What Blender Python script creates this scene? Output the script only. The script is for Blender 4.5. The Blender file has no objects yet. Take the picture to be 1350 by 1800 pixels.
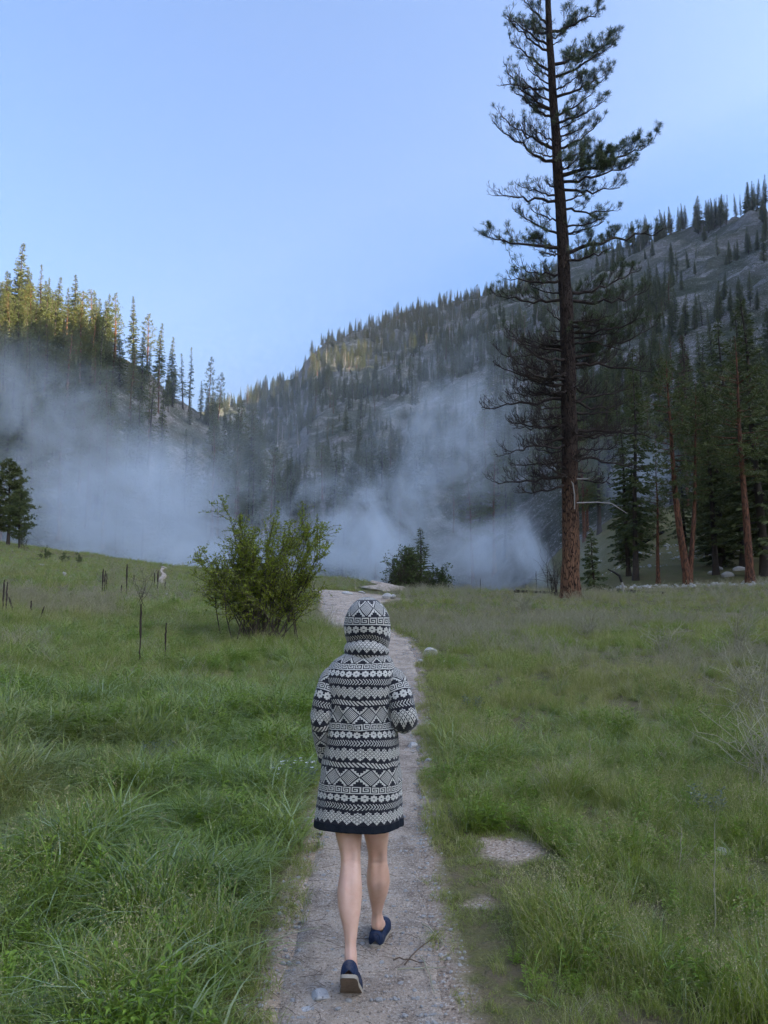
import bpy, bmesh, math, random
import numpy as np
from mathutils import Vector, Matrix

# ------------------------------------------------------------------ camera, sky, sun, exposure
scene = bpy.context.scene
COL = scene.collection
PITCH = math.radians(5.9)
CAM_Z = 1.6
FPX = 1352.0
cam_data = bpy.data.cameras.new("camera")
cam = bpy.data.objects.new("camera", cam_data)
COL.objects.link(cam)
cam.location = (0, 0, CAM_Z)
cam.rotation_euler = (math.pi / 2 + PITCH, 0, 0)
cam_data.sensor_fit = 'VERTICAL'
cam_data.sensor_height = 36.0
cam_data.lens = 36.0 * FPX / 1800.0
cam_data.clip_start = 0.05
cam_data.clip_end = 6000
scene.camera = cam

SUN_EL = math.radians(22.0)
SUN_AZ = math.radians(106.0)          # clockwise from the view direction (+Y)
world = bpy.data.worlds.new("World")
scene.world = world
world.use_nodes = True
wn = world.node_tree.nodes
wl = world.node_tree.links
wn.clear()
w_out = wn.new('ShaderNodeOutputWorld')
w_bg = wn.new('ShaderNodeBackground')
w_sky = wn.new('ShaderNodeTexSky')
w_sky.sky_type = 'NISHITA'
w_sky.sun_disc = False
w_sky.sun_elevation = SUN_EL
w_sky.sun_rotation = SUN_AZ
w_sky.altitude = 0
w_sky.air_density = 1.0
w_sky.dust_density = 10.0
w_sky.ozone_density = 6.8
w_bg.inputs["Strength"].default_value = 0.10
wl.new(w_sky.outputs[0], w_bg.inputs['Color'])
wl.new(w_bg.outputs[0], w_out.inputs['Surface'])

sun_data = bpy.data.lights.new("sun", 'SUN')
sun_data.energy = 5.0
sun_data.angle = math.radians(0.5)
sun_data.color = (1.0, 0.82, 0.53)
sun = bpy.data.objects.new("sun", sun_data)
COL.objects.link(sun)
sun_dir = Vector((math.sin(SUN_AZ) * math.cos(SUN_EL), math.cos(SUN_AZ) * math.cos(SUN_EL), math.sin(SUN_EL)))
sun.rotation_euler = sun_dir.to_track_quat('Z', 'Y').to_euler()
sun.location = sun_dir * 50 + Vector((0, 0, 60))

vs = scene.view_settings
scene.display_settings.display_device = 'sRGB'
vs.view_transform = 'Standard'
vs.look = 'None'
vs.exposure = 2.5
vs.gamma = 1.0
vs.use_curve_mapping = False
cy = scene.cycles
cy.use_denoising = True
try:
    cy.denoiser = 'OPENIMAGEDENOISE'
    cy.denoising_input_passes = 'RGB_ALBEDO_NORMAL'
except Exception:
    pass
cy.max_bounces = 8
cy.diffuse_bounces = 6
cy.glossy_bounces = 2
cy.transmission_bounces = 6
cy.volume_bounces = 3
cy.transparent_max_bounces = 8
cy.use_adaptive_sampling = True
cy.adaptive_threshold = 0.012
cy.volume_step_rate = 1.0
cy.volume_max_steps = 96
cy.sample_clamp_indirect = 8

# ------------------------------------------------------------------ helpers
rng = np.random.default_rng(7)


def lerp(a, b, t):
    return a + (b - a) * t


_perm = np.random.default_rng(3).random((256, 256))


def vnoise(x, y):
    x = np.asarray(x, float); y = np.asarray(y, float)
    xi = np.floor(x).astype(int); yi = np.floor(y).astype(int)
    fx = x - xi; fy = y - yi
    fx = fx * fx * (3 - 2 * fx); fy = fy * fy * (3 - 2 * fy)
    a = _perm[xi & 255, yi & 255]; b = _perm[(xi + 1) & 255, yi & 255]
    c = _perm[xi & 255, (yi + 1) & 255]; d = _perm[(xi + 1) & 255, (yi + 1) & 255]
    return lerp(lerp(a, b, fx), lerp(c, d, fx), fy) * 2 - 1


def fbm(x, y, oct=4, ridged=False):
    s = 0; amp = 1.0; tot = 0
    for k in range(oct):
        n = vnoise(x * 2 ** k + 17.3 * k, y * 2 ** k - 9.1 * k)
        if ridged:
            n = 1 - 2 * np.abs(n)
        s = s + n * amp; tot += amp; amp *= 0.5
    return s / tot


def ray(px, py):
    u = (px - 675.0) / FPX; v = (900.0 - py) / FPX
    return np.array([u, math.cos(PITCH) - v * math.sin(PITCH), math.sin(PITCH) + v * math.cos(PITCH)])


def az_slope(px, py):
    r = ray(px, py)
    return math.degrees(math.atan2(r[0], r[1])), r[2] / math.hypot(r[0], r[1])


class MB:
    """collects vertices and faces, then becomes one mesh object"""
    def __init__(self):
        self.v = []; self.f = []; self.n = 0

    def add(self, verts, faces, mat=0):
        verts = np.asarray(verts, float).reshape(-1, 3)
        faces = np.asarray(faces, int)
        if len(faces):
            self.f.append((faces + self.n, mat))
        self.v.append(verts); self.n += len(verts)

    def mesh(self, name, mats, smooth=False):
        V = np.concatenate(self.v) if self.v else np.zeros((0, 3))
        me = bpy.data.meshes.new(name)
        me.vertices.add(len(V))
        me.vertices.foreach_set('co', V.astype(np.float32).ravel())
        nl = sum(f.size for f, _ in self.f); npoly = sum(len(f) for f, _ in self.f)
        me.loops.add(nl); me.polygons.add(npoly)
        me.loops.foreach_set('vertex_index', np.concatenate([f.ravel() for f, _ in self.f]).astype(np.int32))
        tot = np.concatenate([np.full(len(f), f.shape[1]) for f, _ in self.f]).astype(np.int32)
        start = np.concatenate([[0], np.cumsum(tot)[:-1]]).astype(np.int32)
        me.polygons.foreach_set('loop_start', start)
        me.polygons.foreach_set('loop_total', tot)
        me.polygons.foreach_set('material_index', np.concatenate([np.full(len(f), m) for f, m in self.f]).astype(np.int32))
        if smooth:
            me.polygons.foreach_set('use_smooth', np.ones(npoly, bool))
        for m in mats:
            me.materials.append(m)
        me.update(calc_edges=True)
        me.validate()
        return me

    def build(self, name, mats, parent=None, smooth=False, coll=None):
        o = bpy.data.objects.new(name, self.mesh(name, mats, smooth))
        (coll or COL).objects.link(o)
        if parent is not None:
            o.parent = parent
        return o


def tag(o, label=None, cat=None, group=None, kind=None):
    if label: o['label'] = label
    if cat: o['category'] = cat
    if group: o['group'] = group
    if kind: o['kind'] = kind
    return o


def empty(name, loc=(0, 0, 0), rz=0):
    o = bpy.data.objects.new(name, None)
    o.empty_display_size = 0.3
    COL.objects.link(o)
    o.location = loc
    o.rotation_euler = (0, 0, rz)
    return o


def copy_tree(o, parent=None):
    c = o.copy()
    COL.objects.link(c)
    c.parent = parent
    for ch in list(o.children):
        copy_tree(ch, c)
    return c


def tube(mb, pts, rad, sides=5, mat=0, cap=False, jitter=None):
    P = np.asarray(pts, float); n = len(P)
    R = np.broadcast_to(np.asarray(rad, float), (n,))
    T = np.gradient(P, axis=0)
    T /= np.linalg.norm(T, axis=1)[:, None] + 1e-9
    ref = np.array([0.0, 0, 1]) if abs(T[:, 2]).mean() < 0.8 else np.array([1.0, 0, 0])
    A = np.cross(T, ref); A /= np.linalg.norm(A, axis=1)[:, None] + 1e-9
    B = np.cross(T, A)
    th = np.linspace(0, 2 * math.pi, sides, endpoint=False)
    rr = R[:, None] * np.ones(sides)[None]
    if jitter is not None:
        rr = rr * jitter
    V = P[:, None, :] + rr[..., None] * (np.cos(th)[None, :, None] * A[:, None, :] + np.sin(th)[None, :, None] * B[:, None, :])
    i = np.arange(n - 1)[:, None] * sides; j = np.arange(sides)[None]
    j2 = (j + 1) % sides
    F = np.stack([i + j, i + j2, i + sides + j2, i + sides + j], -1).reshape(-1, 4)
    mb.add(V, F, mat)
    if cap:
        for base, rev in ((0, True), ((n - 1) * sides, False)):
            c = P[0] if rev else P[-1]
            fan = np.concatenate([V[0 if rev else -1], c[None]])
            k = np.arange(sides)
            tri = np.stack([k, (k + 1) % sides, np.full(sides, sides)], -1)
            mb.add(fan, tri[:, ::-1] if not rev else tri, mat)


def bez(p0, p1, p2, n):
    t = np.linspace(0, 1, n)[:, None]
    return (1 - t) ** 2 * np.asarray(p0) + 2 * t * (1 - t) * np.asarray(p1) + t * t * np.asarray(p2)


# ------------------------------------------------------------------ materials
class NT:
    def __init__(self, name):
        self.m = bpy.data.materials.new(name)
        self.m.use_nodes = True
        self.t = self.m.node_tree
        self.t.nodes.clear()
        self.out = self.t.nodes.new('ShaderNodeOutputMaterial')

    def n(self, typ, **kw):
        nd = self.t.nodes.new('ShaderNode' + typ)
        for k, v in kw.items():
            setattr(nd, k, v)
        return nd

    def l(self, a, b):
        self.t.links.new(a, b)

    def noise(self, scale, detail=3, vec=None, rough=0.55):
        nd = self.n('TexNoise')
        nd.inputs['Scale'].default_value = scale
        nd.inputs['Detail'].default_value = detail
        nd.inputs['Roughness'].default_value = rough
        if vec is not None:
            self.l(vec, nd.inputs['Vector'])
        return nd.outputs['Fac']

    def ramp(self, fac, stops):
        nd = self.n('ValToRGB')
        el = nd.color_ramp.elements
        while len(el) < len(stops):
            el.new(0.5)
        for e, (p, c) in zip(el, stops):
            e.position = p
            e.color = (c, c, c, 1) if not hasattr(c, '__len__') else (*c, 1)
        self.l(fac, nd.inputs['Fac'])
        return nd.outputs['Color']

    def mix(self, fac, a, b, blend='MIX'):
        nd = self.n('Mix', data_type='RGBA', blend_type=blend)
        for s, val in ((nd.inputs['Factor'], fac), (nd.inputs[6], a), (nd.inputs[7], b)):
            if hasattr(val, 'links'):
                self.l(val, s)
            elif hasattr(val, '__len__'):
                s.default_value = (*val, 1)
            else:
                s.default_value = val
        return nd.outputs[2]

    def math(self, op, a, b=0.5, clamp=False):
        nd = self.n('Math', operation=op, use_clamp=clamp)
        for s, val in ((nd.inputs[0], a), (nd.inputs[1], b)):
            if hasattr(val, 'links'):
                self.l(val, s)
            else:
                s.default_value = val
        return nd.outputs[0]

    def pos(self):
        return self.n('NewGeometry').outputs['Position']

    def obj(self):
        return self.n('TexCoord').outputs['Object']

    def mapping(self, vec, scale):
        nd = self.n('Mapping')
        nd.inputs['Scale'].default_value = scale
        self.l(vec, nd.inputs['Vector'])
        return nd.outputs[0]

    def attr(self, name, typ='GEOMETRY'):
        return self.n('Attribute', attribute_name=name, attribute_type=typ)

    def bump(self, h, strength=0.5, dist=0.02):
        nd = self.n('Bump')
        nd.inputs['Strength'].default_value = strength
        nd.inputs['Distance'].default_value = dist
        self.l(h, nd.inputs['Height'])
        return nd.outputs[0]

    def surf(self, col, rough=0.8, spec=0.3, normal=None, transl=0.0, tcol=None, sheen=0):
        p = self.n('BsdfPrincipled')
        if hasattr(col, 'links'):
            self.l(col, p.inputs['Base Color'])
        else:
            p.inputs['Base Color'].default_value = (*col, 1)
        if hasattr(rough, 'links'):
            self.l(rough, p.inputs['Roughness'])
        else:
            p.inputs['Roughness'].default_value = rough
        p.inputs['Specular IOR Level'].default_value = spec
        if sheen:
            p.inputs['Sheen Weight'].default_value = sheen
        if normal is not None:
            self.l(normal, p.inputs['Normal'])
        o = p.outputs[0]
        if transl:
            tr = self.n('BsdfTranslucent')
            tc = tcol if tcol is not None else col
            if hasattr(tc, 'links'):
                self.l(tc, tr.inputs['Color'])
            else:
                tr.inputs['Color'].default_value = (*tc, 1)
            mx = self.n('MixShader')
            mx.inputs[0].default_value = transl
            self.l(o, mx.inputs[1]); self.l(tr.outputs[0], mx.inputs[2])
            o = mx.outputs[0]
        self.l(o, self.out.inputs['Surface'])
        self.p = p
        return self.m


def simple(name, col, rough=0.8, spec=0.3, var=0.25, scale=8, bump=0.0):
    k = NT(name)
    n = k.noise(scale, 4, k.obj())
    c = k.mix(n, tuple(x * (1 - var) for x in col), tuple(x * (1 + var) for x in col))
    nm = k.bump(k.noise(scale * 4, 4, k.obj()), bump, 0.01) if bump else None
    return k.surf(c, rough, spec, nm)


def foliage(name, col_a, col_b, rough=0.6, spec=0.3, transl=0.2, dry=None, island=0.6, pale=None):
    """leaf colour varies from plant to plant (random per object / instance, and the scattered points' own tint)"""
    k = NT(name)
    rnd = k.n('ObjectInfo').outputs['Random']
    nz = k.noise(1.7, 2, k.pos())
    isl = k.n('NewGeometry').outputs['Random Per Island']
    f = k.math('ADD', k.math('ADD', k.math('MULTIPLY', rnd, 0.35), k.math('MULTIPLY', nz, 0.35)), k.math('MULTIPLY', k.math('SUBTRACT', isl, 0.35), island))
    c = k.mix(f, col_a, col_b)
    if pale is not None:      # an odd blade is paler than its neighbours
        c = k.mix(k.ramp(isl, [(0.80, 0), (0.86, 1)]), c, pale)
    if dry is not None:
        c = k.mix(k.attr('tint', 'INSTANCER').outputs['Fac'], c, dry)
    return k.surf(c, rough, spec, None, transl)
# ------------------------------------------------------------------ terrain heights (metres; the camera stands at the origin)
def table(rows, extra_lo=(), extra_hi=()):
    out = [list(r) for r in extra_lo]
    for px, py, d in rows:
        a, s = az_slope(px, py)
        out.append([a, d, CAM_Z + d * s])
    out += [list(r) for r in extra_hi]
    return np.array(out, float)


CREST = table([(0, 952, 75), (100, 968, 72), (200, 980, 67), (300, 991, 62), (450, 1004, 53), (600, 1014, 47), (700, 1030, 44),
               (850, 1036, 41), (1000, 1046, 37), (1200, 1045, 37), (1350, 1042, 37)],
              [(-180, 60, 1.0), (-120, 60, 2.0), (-60, 80, 8.0), (-40, 80, 8.0)],
              [(60, 37, 1.3), (120, 50, 1.0), (180, 60, 1.0)])
DROP = np.array([(-180, 0), (-30, 2.0), (-20, 5.0), (-5, 6.0), (6, 5.0), (12, 1.2), (16, 0.4), (40, 0.3), (180, 0)], float)
M1 = table([(380, 722, 640), (440, 708, 680), (470, 700, 700), (520, 662, 730), (545, 622, 740), (575, 602, 760), (640, 585, 780),
            (700, 566, 800), (800, 536, 790), (870, 518, 760), (950, 486, 720), (1050, 450, 660), (1160, 418, 600), (1250, 398, 560), (1350, 374, 520)],
           [(-180, 420, 90), (-110, 420, 90), (-40, 640, 60), (-20, 640, 120)],
           [(27.6, 530, 246), (28.4, 760, 330), (29.4, 800, 590), (36, 800, 610), (39.6, 780, 570), (40.5, 710, 430), (41.8, 555, 334), (44, 490, 332), (47, 475, 318), (52, 440, 288), (60, 395, 256), (80, 360, 256), (98, 360, 272), (112, 370, 240), (130, 400, 120), (150, 420, 80), (180, 420, 90)])  # out-of-frame ridge: peaks invented to keep direct sun off valley and middle mountain
M1F = np.array([(-180, 120, 0), (-40, 160, -3), (-5, 150, -5), (6, 120, -3), (13, 60, 0.6), (17, 42, 1.0), (27, 39, 1.0), (60, 40, 1), (120, 70, 0), (180, 120, 0)], float)
M1P = np.array([(-180, 1.1), (-5, 1.15), (8, 1.2), (14, 1.4), (27.6, 1.45), (29, 1.95), (40, 1.95), (42, 1.45), (90, 1.3), (180, 1.1)], float)
M2 = table([(-200, 600, 260), (0, 596, 255), (100, 606, 255), (200, 622, 258), (260, 648, 262), (300, 694, 268), (350, 722, 275), (390, 748, 280), (440, 800, 285), (520, 920, 290)],
           [(-180, 330, 40), (-140, 320, 130), (-100, 300, 165), (-60, 260, 120)], [(2, 290, -30), (150, 300, -30), (180, 330, 40)])  # unseen hill left and behind the camera, raised to bounce sunlight into the valley


def tab(T, a, k):
    return np.interp(a, T[:, 0], T[:, k])


def height(x, y, detail=True):
    x = np.asarray(x, float); y = np.asarray(y, float)
    d = np.hypot(x, y) + 1e-6
    a = np.degrees(np.arctan2(x, y))
    dc = tab(CREST, a, 1); zc = tab(CREST, a, 2)
    u = np.clip((d - 4) / (dc - 4), 0, 1)
    zb = zc * u - tab(DROP, a, 1) * (1 - np.exp(-np.maximum(d - dc, 0) / 14))
    zb = zb + np.clip((d - 2.5) / 4, 0, 1) * 0.05 * fbm(x / 1.7, y / 1.7, 3) + np.clip((d - 15) / 30, 0, 1) * 0.22 * fbm(x / 9, y / 9, 3)
    F = tab(M1F, a, 1); zf = tab(M1F, a, 2); R = tab(M1, a, 1); H = tab(M1, a, 2); p = tab(M1P, a, 1)
    u1 = np.clip((d - F) / (R - F), 0, 1)
    m1 = zf + (H - zf) * u1 ** p - np.maximum(F - d, 0) * 0.6 - np.maximum(d - R, 0) * 0.16
    R2 = tab(M2, a, 1); H2 = tab(M2, a, 2)
    u2 = np.clip((d - 105) / (R2 - 105), 0, 1)
    m2 = -4 + (H2 + 4) * u2 ** 1.1 - np.maximum(105 - d, 0) * 0.6 - np.maximum(d - R2, 0) * 0.5
    amp = np.clip((d - 90) / 260, 0, 1)
    rock = 8.0 * fbm(x / 70, y / 70, 5, True) + 4.5 * fbm(x / 24 + 5, y / 24, 5, True)
    m1 = m1 + amp * rock
    m2 = m2 + np.clip((d - 100) / 100, 0, 1) * (2.0 * fbm(x / 40, y / 40, 4) + 1.0 * fbm(x / 9, y / 9, 3, True))
    k = 0.5 + 0.008 * d
    m = np.logaddexp(m1 / k, m2 / k) * k
    z = np.logaddexp(zb / k, m / k) * k
    z = z + np.clip((d - dc) / 20, 0, 1) * 0.35 * fbm(x / 4, y / 4, 3)
    return z


def H1(x, y):
    return float(height(np.array([x]), np.array([y]))[0])


_T = np.geomspace(2.0, 1400, 4000)


def hit(px, py):
    """point where the line of sight meets the ground"""
    r = ray(px, py)
    P = r[None] * _T[:, None] + np.array([0, 0, CAM_Z])
    below = P[:, 2] < height(P[:, 0], P[:, 1])
    i = int(np.argmax(below)) if below.any() else len(_T) - 1
    return P[i, 0], P[i, 1]


def place(px, d):
    """ground point at horizontal distance d in the direction of column px"""
    a = math.radians(az_slope(px, 1000)[0])
    return d * math.sin(a), d * math.cos(a)


def polar_sheet(name, rads, angs, mat, trench=False):
    A, Rr = np.meshgrid(np.radians(angs), rads)
    X = Rr * np.sin(A); Y = Rr * np.cos(A)
    Z = height(X.ravel(), Y.ravel()).reshape(X.shape)
    nr, na = X.shape
    if trench:
        pd = path_dist(X.ravel(), Y.ravel()).reshape(X.shape)
        Z -= (0.042 + 0.0014 * Rr) * np.clip(-pd / (0.16 + 0.002 * Rr), 0, 1)
    i = np.arange(nr - 1)[:, None] * na; j = np.arange(na - 1)[None]
    F = np.stack([i + j, i + na + j, i + na + j + 1, i + j + 1], -1).reshape(-1, 4)
    mb = MB()
    mb.add(np.stack([X, Y, Z], -1), F[:, ::-1])
    o = mb.build(name, [mat], smooth=True)
    if trench:
        at = o.data.attributes.new('trod', 'FLOAT', 'POINT')
        bare = np.zeros(X.size)
        for bx, by, rx, ry in BARE:
            bare = np.maximum(bare, np.clip(1.15 - np.hypot((X.ravel() - bx) / rx, (Y.ravel() - by) / ry) * (0.9 + 0.5 * fbm(X.ravel() * 7, Y.ravel() * 7, 2)), 0, 0.8))
        at.data.foreach_set('value', np.maximum(np.clip(1 - (pd.ravel() + 0.10) / 0.20, 0, 1) * (Rr.ravel() < 42), bare).astype(np.float32))
    return o


# ------------------------------------------------------------------ ground materials
k = NT("meadow_soil")
P = k.pos()
n1 = k.noise(0.35, 4, P); n2 = k.noise(6, 5, P); n3 = k.noise(60, 3, P)
c = k.mix(k.ramp(n1, [(0.4, 0), (0.6, 1)]), (0.095, 0.105, 0.030), (0.135, 0.125, 0.050))
c = k.mix(k.ramp(n2, [(0.45, 0), (0.7, 1)]), c, (0.150, 0.112, 0.070))
c = k.mix(k.math('MULTIPLY', k.ramp(n3, [(0.5, 0), (0.75, 1)]), 0.5), c, (0.16, 0.14, 0.11))
tr = k.math('MULTIPLY', k.math('SUBTRACT', k.math('ADD', k.attr('trod').outputs['Fac'], k.math('MULTIPLY', n2, 0.5)), 0.32), 1.9, True)
n4 = k.noise(3.2, 6, P, 0.7)
grit = k.mix(n4, (0.25, 0.18, 0.125), (0.48, 0.375, 0.28))
grit = k.mix(k.math('MULTIPLY', k.ramp(n3, [(0.55, 0), (0.66, 1)]), 0.8), grit, (0.58, 0.52, 0.45))
grit = k.mix(k.math('MULTIPLY', k.ramp(n3, [(0.34, 1), (0.44, 0)]), 0.8), grit, (0.085, 0.065, 0.05))
c = k.mix(tr, c, grit)
M_SOIL = k.surf(c, 0.95, 0.1, k.bump(k.math('ADD', n2, k.math('MULTIPLY', n3, 0.4)), 0.8, 0.05))

k = NT("mountain_slope")
P = k.pos()
nz = k.n('NewGeometry').outputs['Normal']
sep = k.n('SeparateXYZ'); k.l(nz, sep.inputs[0])
slope = sep.outputs['Z']
big = k.noise(0.012, 5, P); mid = k.noise(0.07, 6, P, 0.65); fine = k.noise(0.6, 5, P, 0.7); vfine = k.noise(2.2, 3, P, 0.6)
grassy = k.mix(k.ramp(mid, [(0.35, 0), (0.65, 1)]), (0.034, 0.042, 0.022), (0.072, 0.070, 0.043))
rock = k.mix(fine, (0.060, 0.055, 0.050), (0.25, 0.232, 0.215))
rk = k.math('ADD', k.ramp(k.math('ADD', mid, k.math('MULTIPLY', fine, 0.5)), [(0.78, 0), (0.90, 1)]),
            k.ramp(slope, [(0.55, 1), (0.80, 0)]), True)
c = k.mix(rk, grassy, rock)
c = k.mix(k.ramp(k.math('ADD', vfine, k.math('MULTIPLY', mid, 0.35)), [(0.76, 0), (0.84, 1)]), c, (0.36, 0.35, 0.34))
M_SLOPE = k.surf(c, 0.95, 0.1, k.bump(k.math('ADD', fine, mid), 1.0, 1.2))

# ------------------------------------------------------------------ the foot path
k = NT("path_grit")
P = k.pos()
n1 = k.noise(1.1, 6, P, 0.65); n2 = k.noise(9, 6, P, 0.7); n3 = k.noise(75, 4, P, 0.7); n4 = k.noise(3.2, 7, P, 0.72); n5 = k.noise(210, 2, P)
c = k.mix(n1, (0.44, 0.34, 0.25), (0.64, 0.52, 0.405))
c = k.mix(k.math('MULTIPLY', k.ramp(n4, [(0.44, 0), (0.66, 1)]), 0.80), c, (0.135, 0.100, 0.075))
c = k.mix(k.math('MULTIPLY', k.ramp(n2, [(0.52, 0), (0.66, 1)]), 0.55), c, (0.56, 0.50, 0.43))
c = k.mix(k.ramp(n3, [(0.56, 0), (0.64, 1)]), c, (0.70, 0.60, 0.50))
c = k.mix(k.math('MULTIPLY', k.ramp(n3, [(0.36, 1), (0.43, 0)]), 0.85), c, (0.09, 0.068, 0.052))
c = k.mix(k.math('MULTIPLY', k.ramp(n5, [(0.58, 0), (0.68, 1)]), 0.7), c, (0.66, 0.62, 0.56))
M_PATH = k.surf(c, 0.95, 0.15, k.bump(k.math('ADD', k.math('MULTIPLY', n2, 0.7), n3), 1.0, 0.025))

path_rows = [(1880, 440, 838), (1800, 456, 822), (1700, 470, 798), (1600, 500, 776), (1500, 534, 757), (1400, 560, 752), (1300, 585, 745),
             (1220, 620, 740), (1180, 640, 737), (1150, 648, 732), (1120, 630, 706), (1100, 588, 668), (1080, 566, 642), (1062, 572, 640), (1050, 590, 650), (1043, 610, 652)]
_ctr = []; _wid = []
for py, l, r in path_rows:
    xl, yl = hit(l, py); xr, yr = hit(r, py)
    _ctr.append(((xl + xr) / 2, (yl + yr) / 2)); _wid.append(math.hypot(xr - xl, yr - yl) / 2)
_ctr.insert(0, (0.0, -3.0)); _wid.insert(0, 0.45)
_ctr = np.array(_ctr); _wid = np.array(_wid)


def smooth_path(C, W, step):
    s = np.concatenate([[0], np.cumsum(np.linalg.norm(np.diff(C, axis=0), axis=1))])
    q = np.arange(0, s[-1], step)
    X = np.interp(q, s, C[:, 0]); Y = np.interp(q, s, C[:, 1]); Wq = np.interp(q, s, W)
    n = max(3, int(1.2 / step)) | 1
    ker = np.hanning(n + 2)[1:-1]; ker /= ker.sum()
    pad = n // 2
    f = lambda z: np.convolve(np.pad(z, pad, mode='edge'), ker, 'valid')
    return np.stack([f(X), f(Y)], 1), f(Wq)


PATH_C, PATH_W = smooth_path(_ctr, _wid, 0.06)


def path_lift(d):
    """the trodden surface lies a little below the turf near by, and on it far off"""
    return -0.022 + 0.0016 * d


def path_sheet(name, C, W, off):
    T = np.gradient(C, axis=0); T /= np.linalg.norm(T, axis=1)[:, None]
    N = np.stack([T[:, 1], -T[:, 0]], 1)
    m = 22
    t = np.linspace(-1, 1, m)
    d = np.hypot(C[:, 0], C[:, 1])
    s = np.arange(len(C)) * 0.06
    el = 1 + 0.26 * fbm(s / 0.42, s * 0 + 1.5, 5); er = 1 + 0.26 * fbm(s / 0.42, s * 0 + 8.5, 5)
    w = np.where(t[None] < 0, W[:, None] * el[:, None], W[:, None] * er[:, None])
    X = C[:, None, 0] + N[:, None, 0] * w * t[None]
    Y = C[:, None, 1] + N[:, None, 1] * w * t[None]
    Z = height(X.ravel(), Y.ravel()).reshape(X.shape) + path_lift(d)[:, None] * np.ones(m)[None] - off
    Z += 0.010 * np.abs(t[None]) ** 2
    Z += 0.005 * fbm(X * 9, Y * 9, 3) + 0.010 * fbm(X * 2.3, Y * 2.3, 2)
    Z -= (0.060 + 0.0012 * d)[:, None] * np.clip((np.abs(t[None]) - 0.72) / 0.28, 0, 1) ** 1.6
    i = np.arange(len(C) - 1)[:, None] * m; j = np.arange(m - 1)[None]
    F = np.stack([i + j, i + j + 1, i + m + j + 1, i + m + j], -1).reshape(-1, 4)
    mb = MB(); mb.add(np.stack([X, Y, Z], -1), F)
    return tag(mb.build(name, [M_PATH], smooth=True), kind='structure')


path_sheet("path", PATH_C, PATH_W, 0.0)
# the path shows again where it climbs to the lip, and a branch far off on the left rise
C2 = np.array([hit(650, 1037), hit(664, 1034), hit(684, 1033), hit(690, 1030), hit(672, 1026), hit(662, 1023)])
P2 = smooth_path(C2, np.array([.75, .75, .8, .8, .75, .7]), 0.06)
path_sheet("path", *P2, -0.02)
C3 = np.array([hit(286, 1027), hit(282, 1020), hit(289, 1012), hit(283, 1005), hit(292, 1000), hit(283, 997)])
P3 = smooth_path(C3, np.array([.13, .10, .13, .07, .10, .06]), 0.06)
path_sheet("path", *P3, -0.03)
_allp = np.concatenate([PATH_C, P2[0], P3[0]])[::3]; _allw = np.concatenate([PATH_W, P2[1], P3[1]])[::3]


def path_dist(X, Y):
    """signed distance to the nearest path edge (negative on the path)"""
    out = np.empty(len(X))
    for i in range(0, len(X), 4000):
        D = np.hypot(X[i:i + 4000, None] - _allp[None, :, 0], Y[i:i + 4000, None] - _allp[None, :, 1]) - _allw[None]
        out[i:i + 4000] = D.min(1)
    return out


BARE = [(*hit(888, 1497), 0.22, 0.20), (*hit(840, 1588), 0.09, 0.05)]
fine_a = np.arange(-33, 33.01, 0.17)
angs = np.concatenate([np.arange(-180, -33, 3.0), fine_a, np.arange(36, 181, 3.0)])
angs[-1] = 180
r_near = np.concatenate([[0.3], np.geomspace(1.0, 100, 215)])
r_far = np.concatenate([np.geomspace(100, 900, 290), np.geomspace(960, 1700, 10)])
tag(polar_sheet("meadow_ground", r_near, angs, M_SOIL, True), kind='structure')
tag(polar_sheet("mountain_slopes", r_far, angs, M_SLOPE), kind='structure')

# ------------------------------------------------------------------ trees
M_FIR = foliage("fir_needles", (0.064, 0.092, 0.030), (0.130, 0.140, 0.044), 0.6, 0.25, 0.2)
M_PINE = foliage("pine_needles", (0.072, 0.104, 0.030), (0.145, 0.150, 0.044), 0.55, 0.3, 0.2)
M_DEADN = foliage("dead_needles", (0.10, 0.065, 0.045), (0.14, 0.10, 0.07), 0.8, 0.1, 0.1)
M_BARK = simple("dark_bark", (0.060, 0.048, 0.040), 0.9, 0.1, 0.5, 6, 0.6)
M_DEADW = simple("weathered_wood", (0.30, 0.28, 0.26), 0.85, 0.1, 0.4, 5, 0.4)
k = NT("red_pine_bark")
v = k.mapping(k.obj(), (5, 5, 1.2))
n1 = k.noise(2.2, 5, v, 0.6)
c = k.mix(k.ramp(n1, [(0.40, 0), (0.58, 1)]), (0.050, 0.030, 0.022), (0.19, 0.085, 0.050))
M_REDBARK = k.surf(c, 0.9, 0.1, k.bump(n1, 0.9, 0.06))


def tri_cards(mb, base, direction, length, width, g, mat=0):
    """thin needle sprays: one tapered triangle pair each"""
    n = len(base)
    D = direction / (np.linalg.norm(direction, axis=1)[:, None] + 1e-9)
    S = np.cross(D, g.normal(size=(n, 3))); S /= np.linalg.norm(S, axis=1)[:, None] + 1e-9
    L = np.broadcast_to(length, (n,))[:, None]; W = np.broadcast_to(width, (n,))[:, None]
    mid = base + D * L * 0.45
    V = np.stack([base, mid + S * W / 2, base + D * L, mid - S * W / 2], 1).reshape(-1, 3)
    mb.add(V, np.arange(4 * n).reshape(-1, 4), mat)


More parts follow.
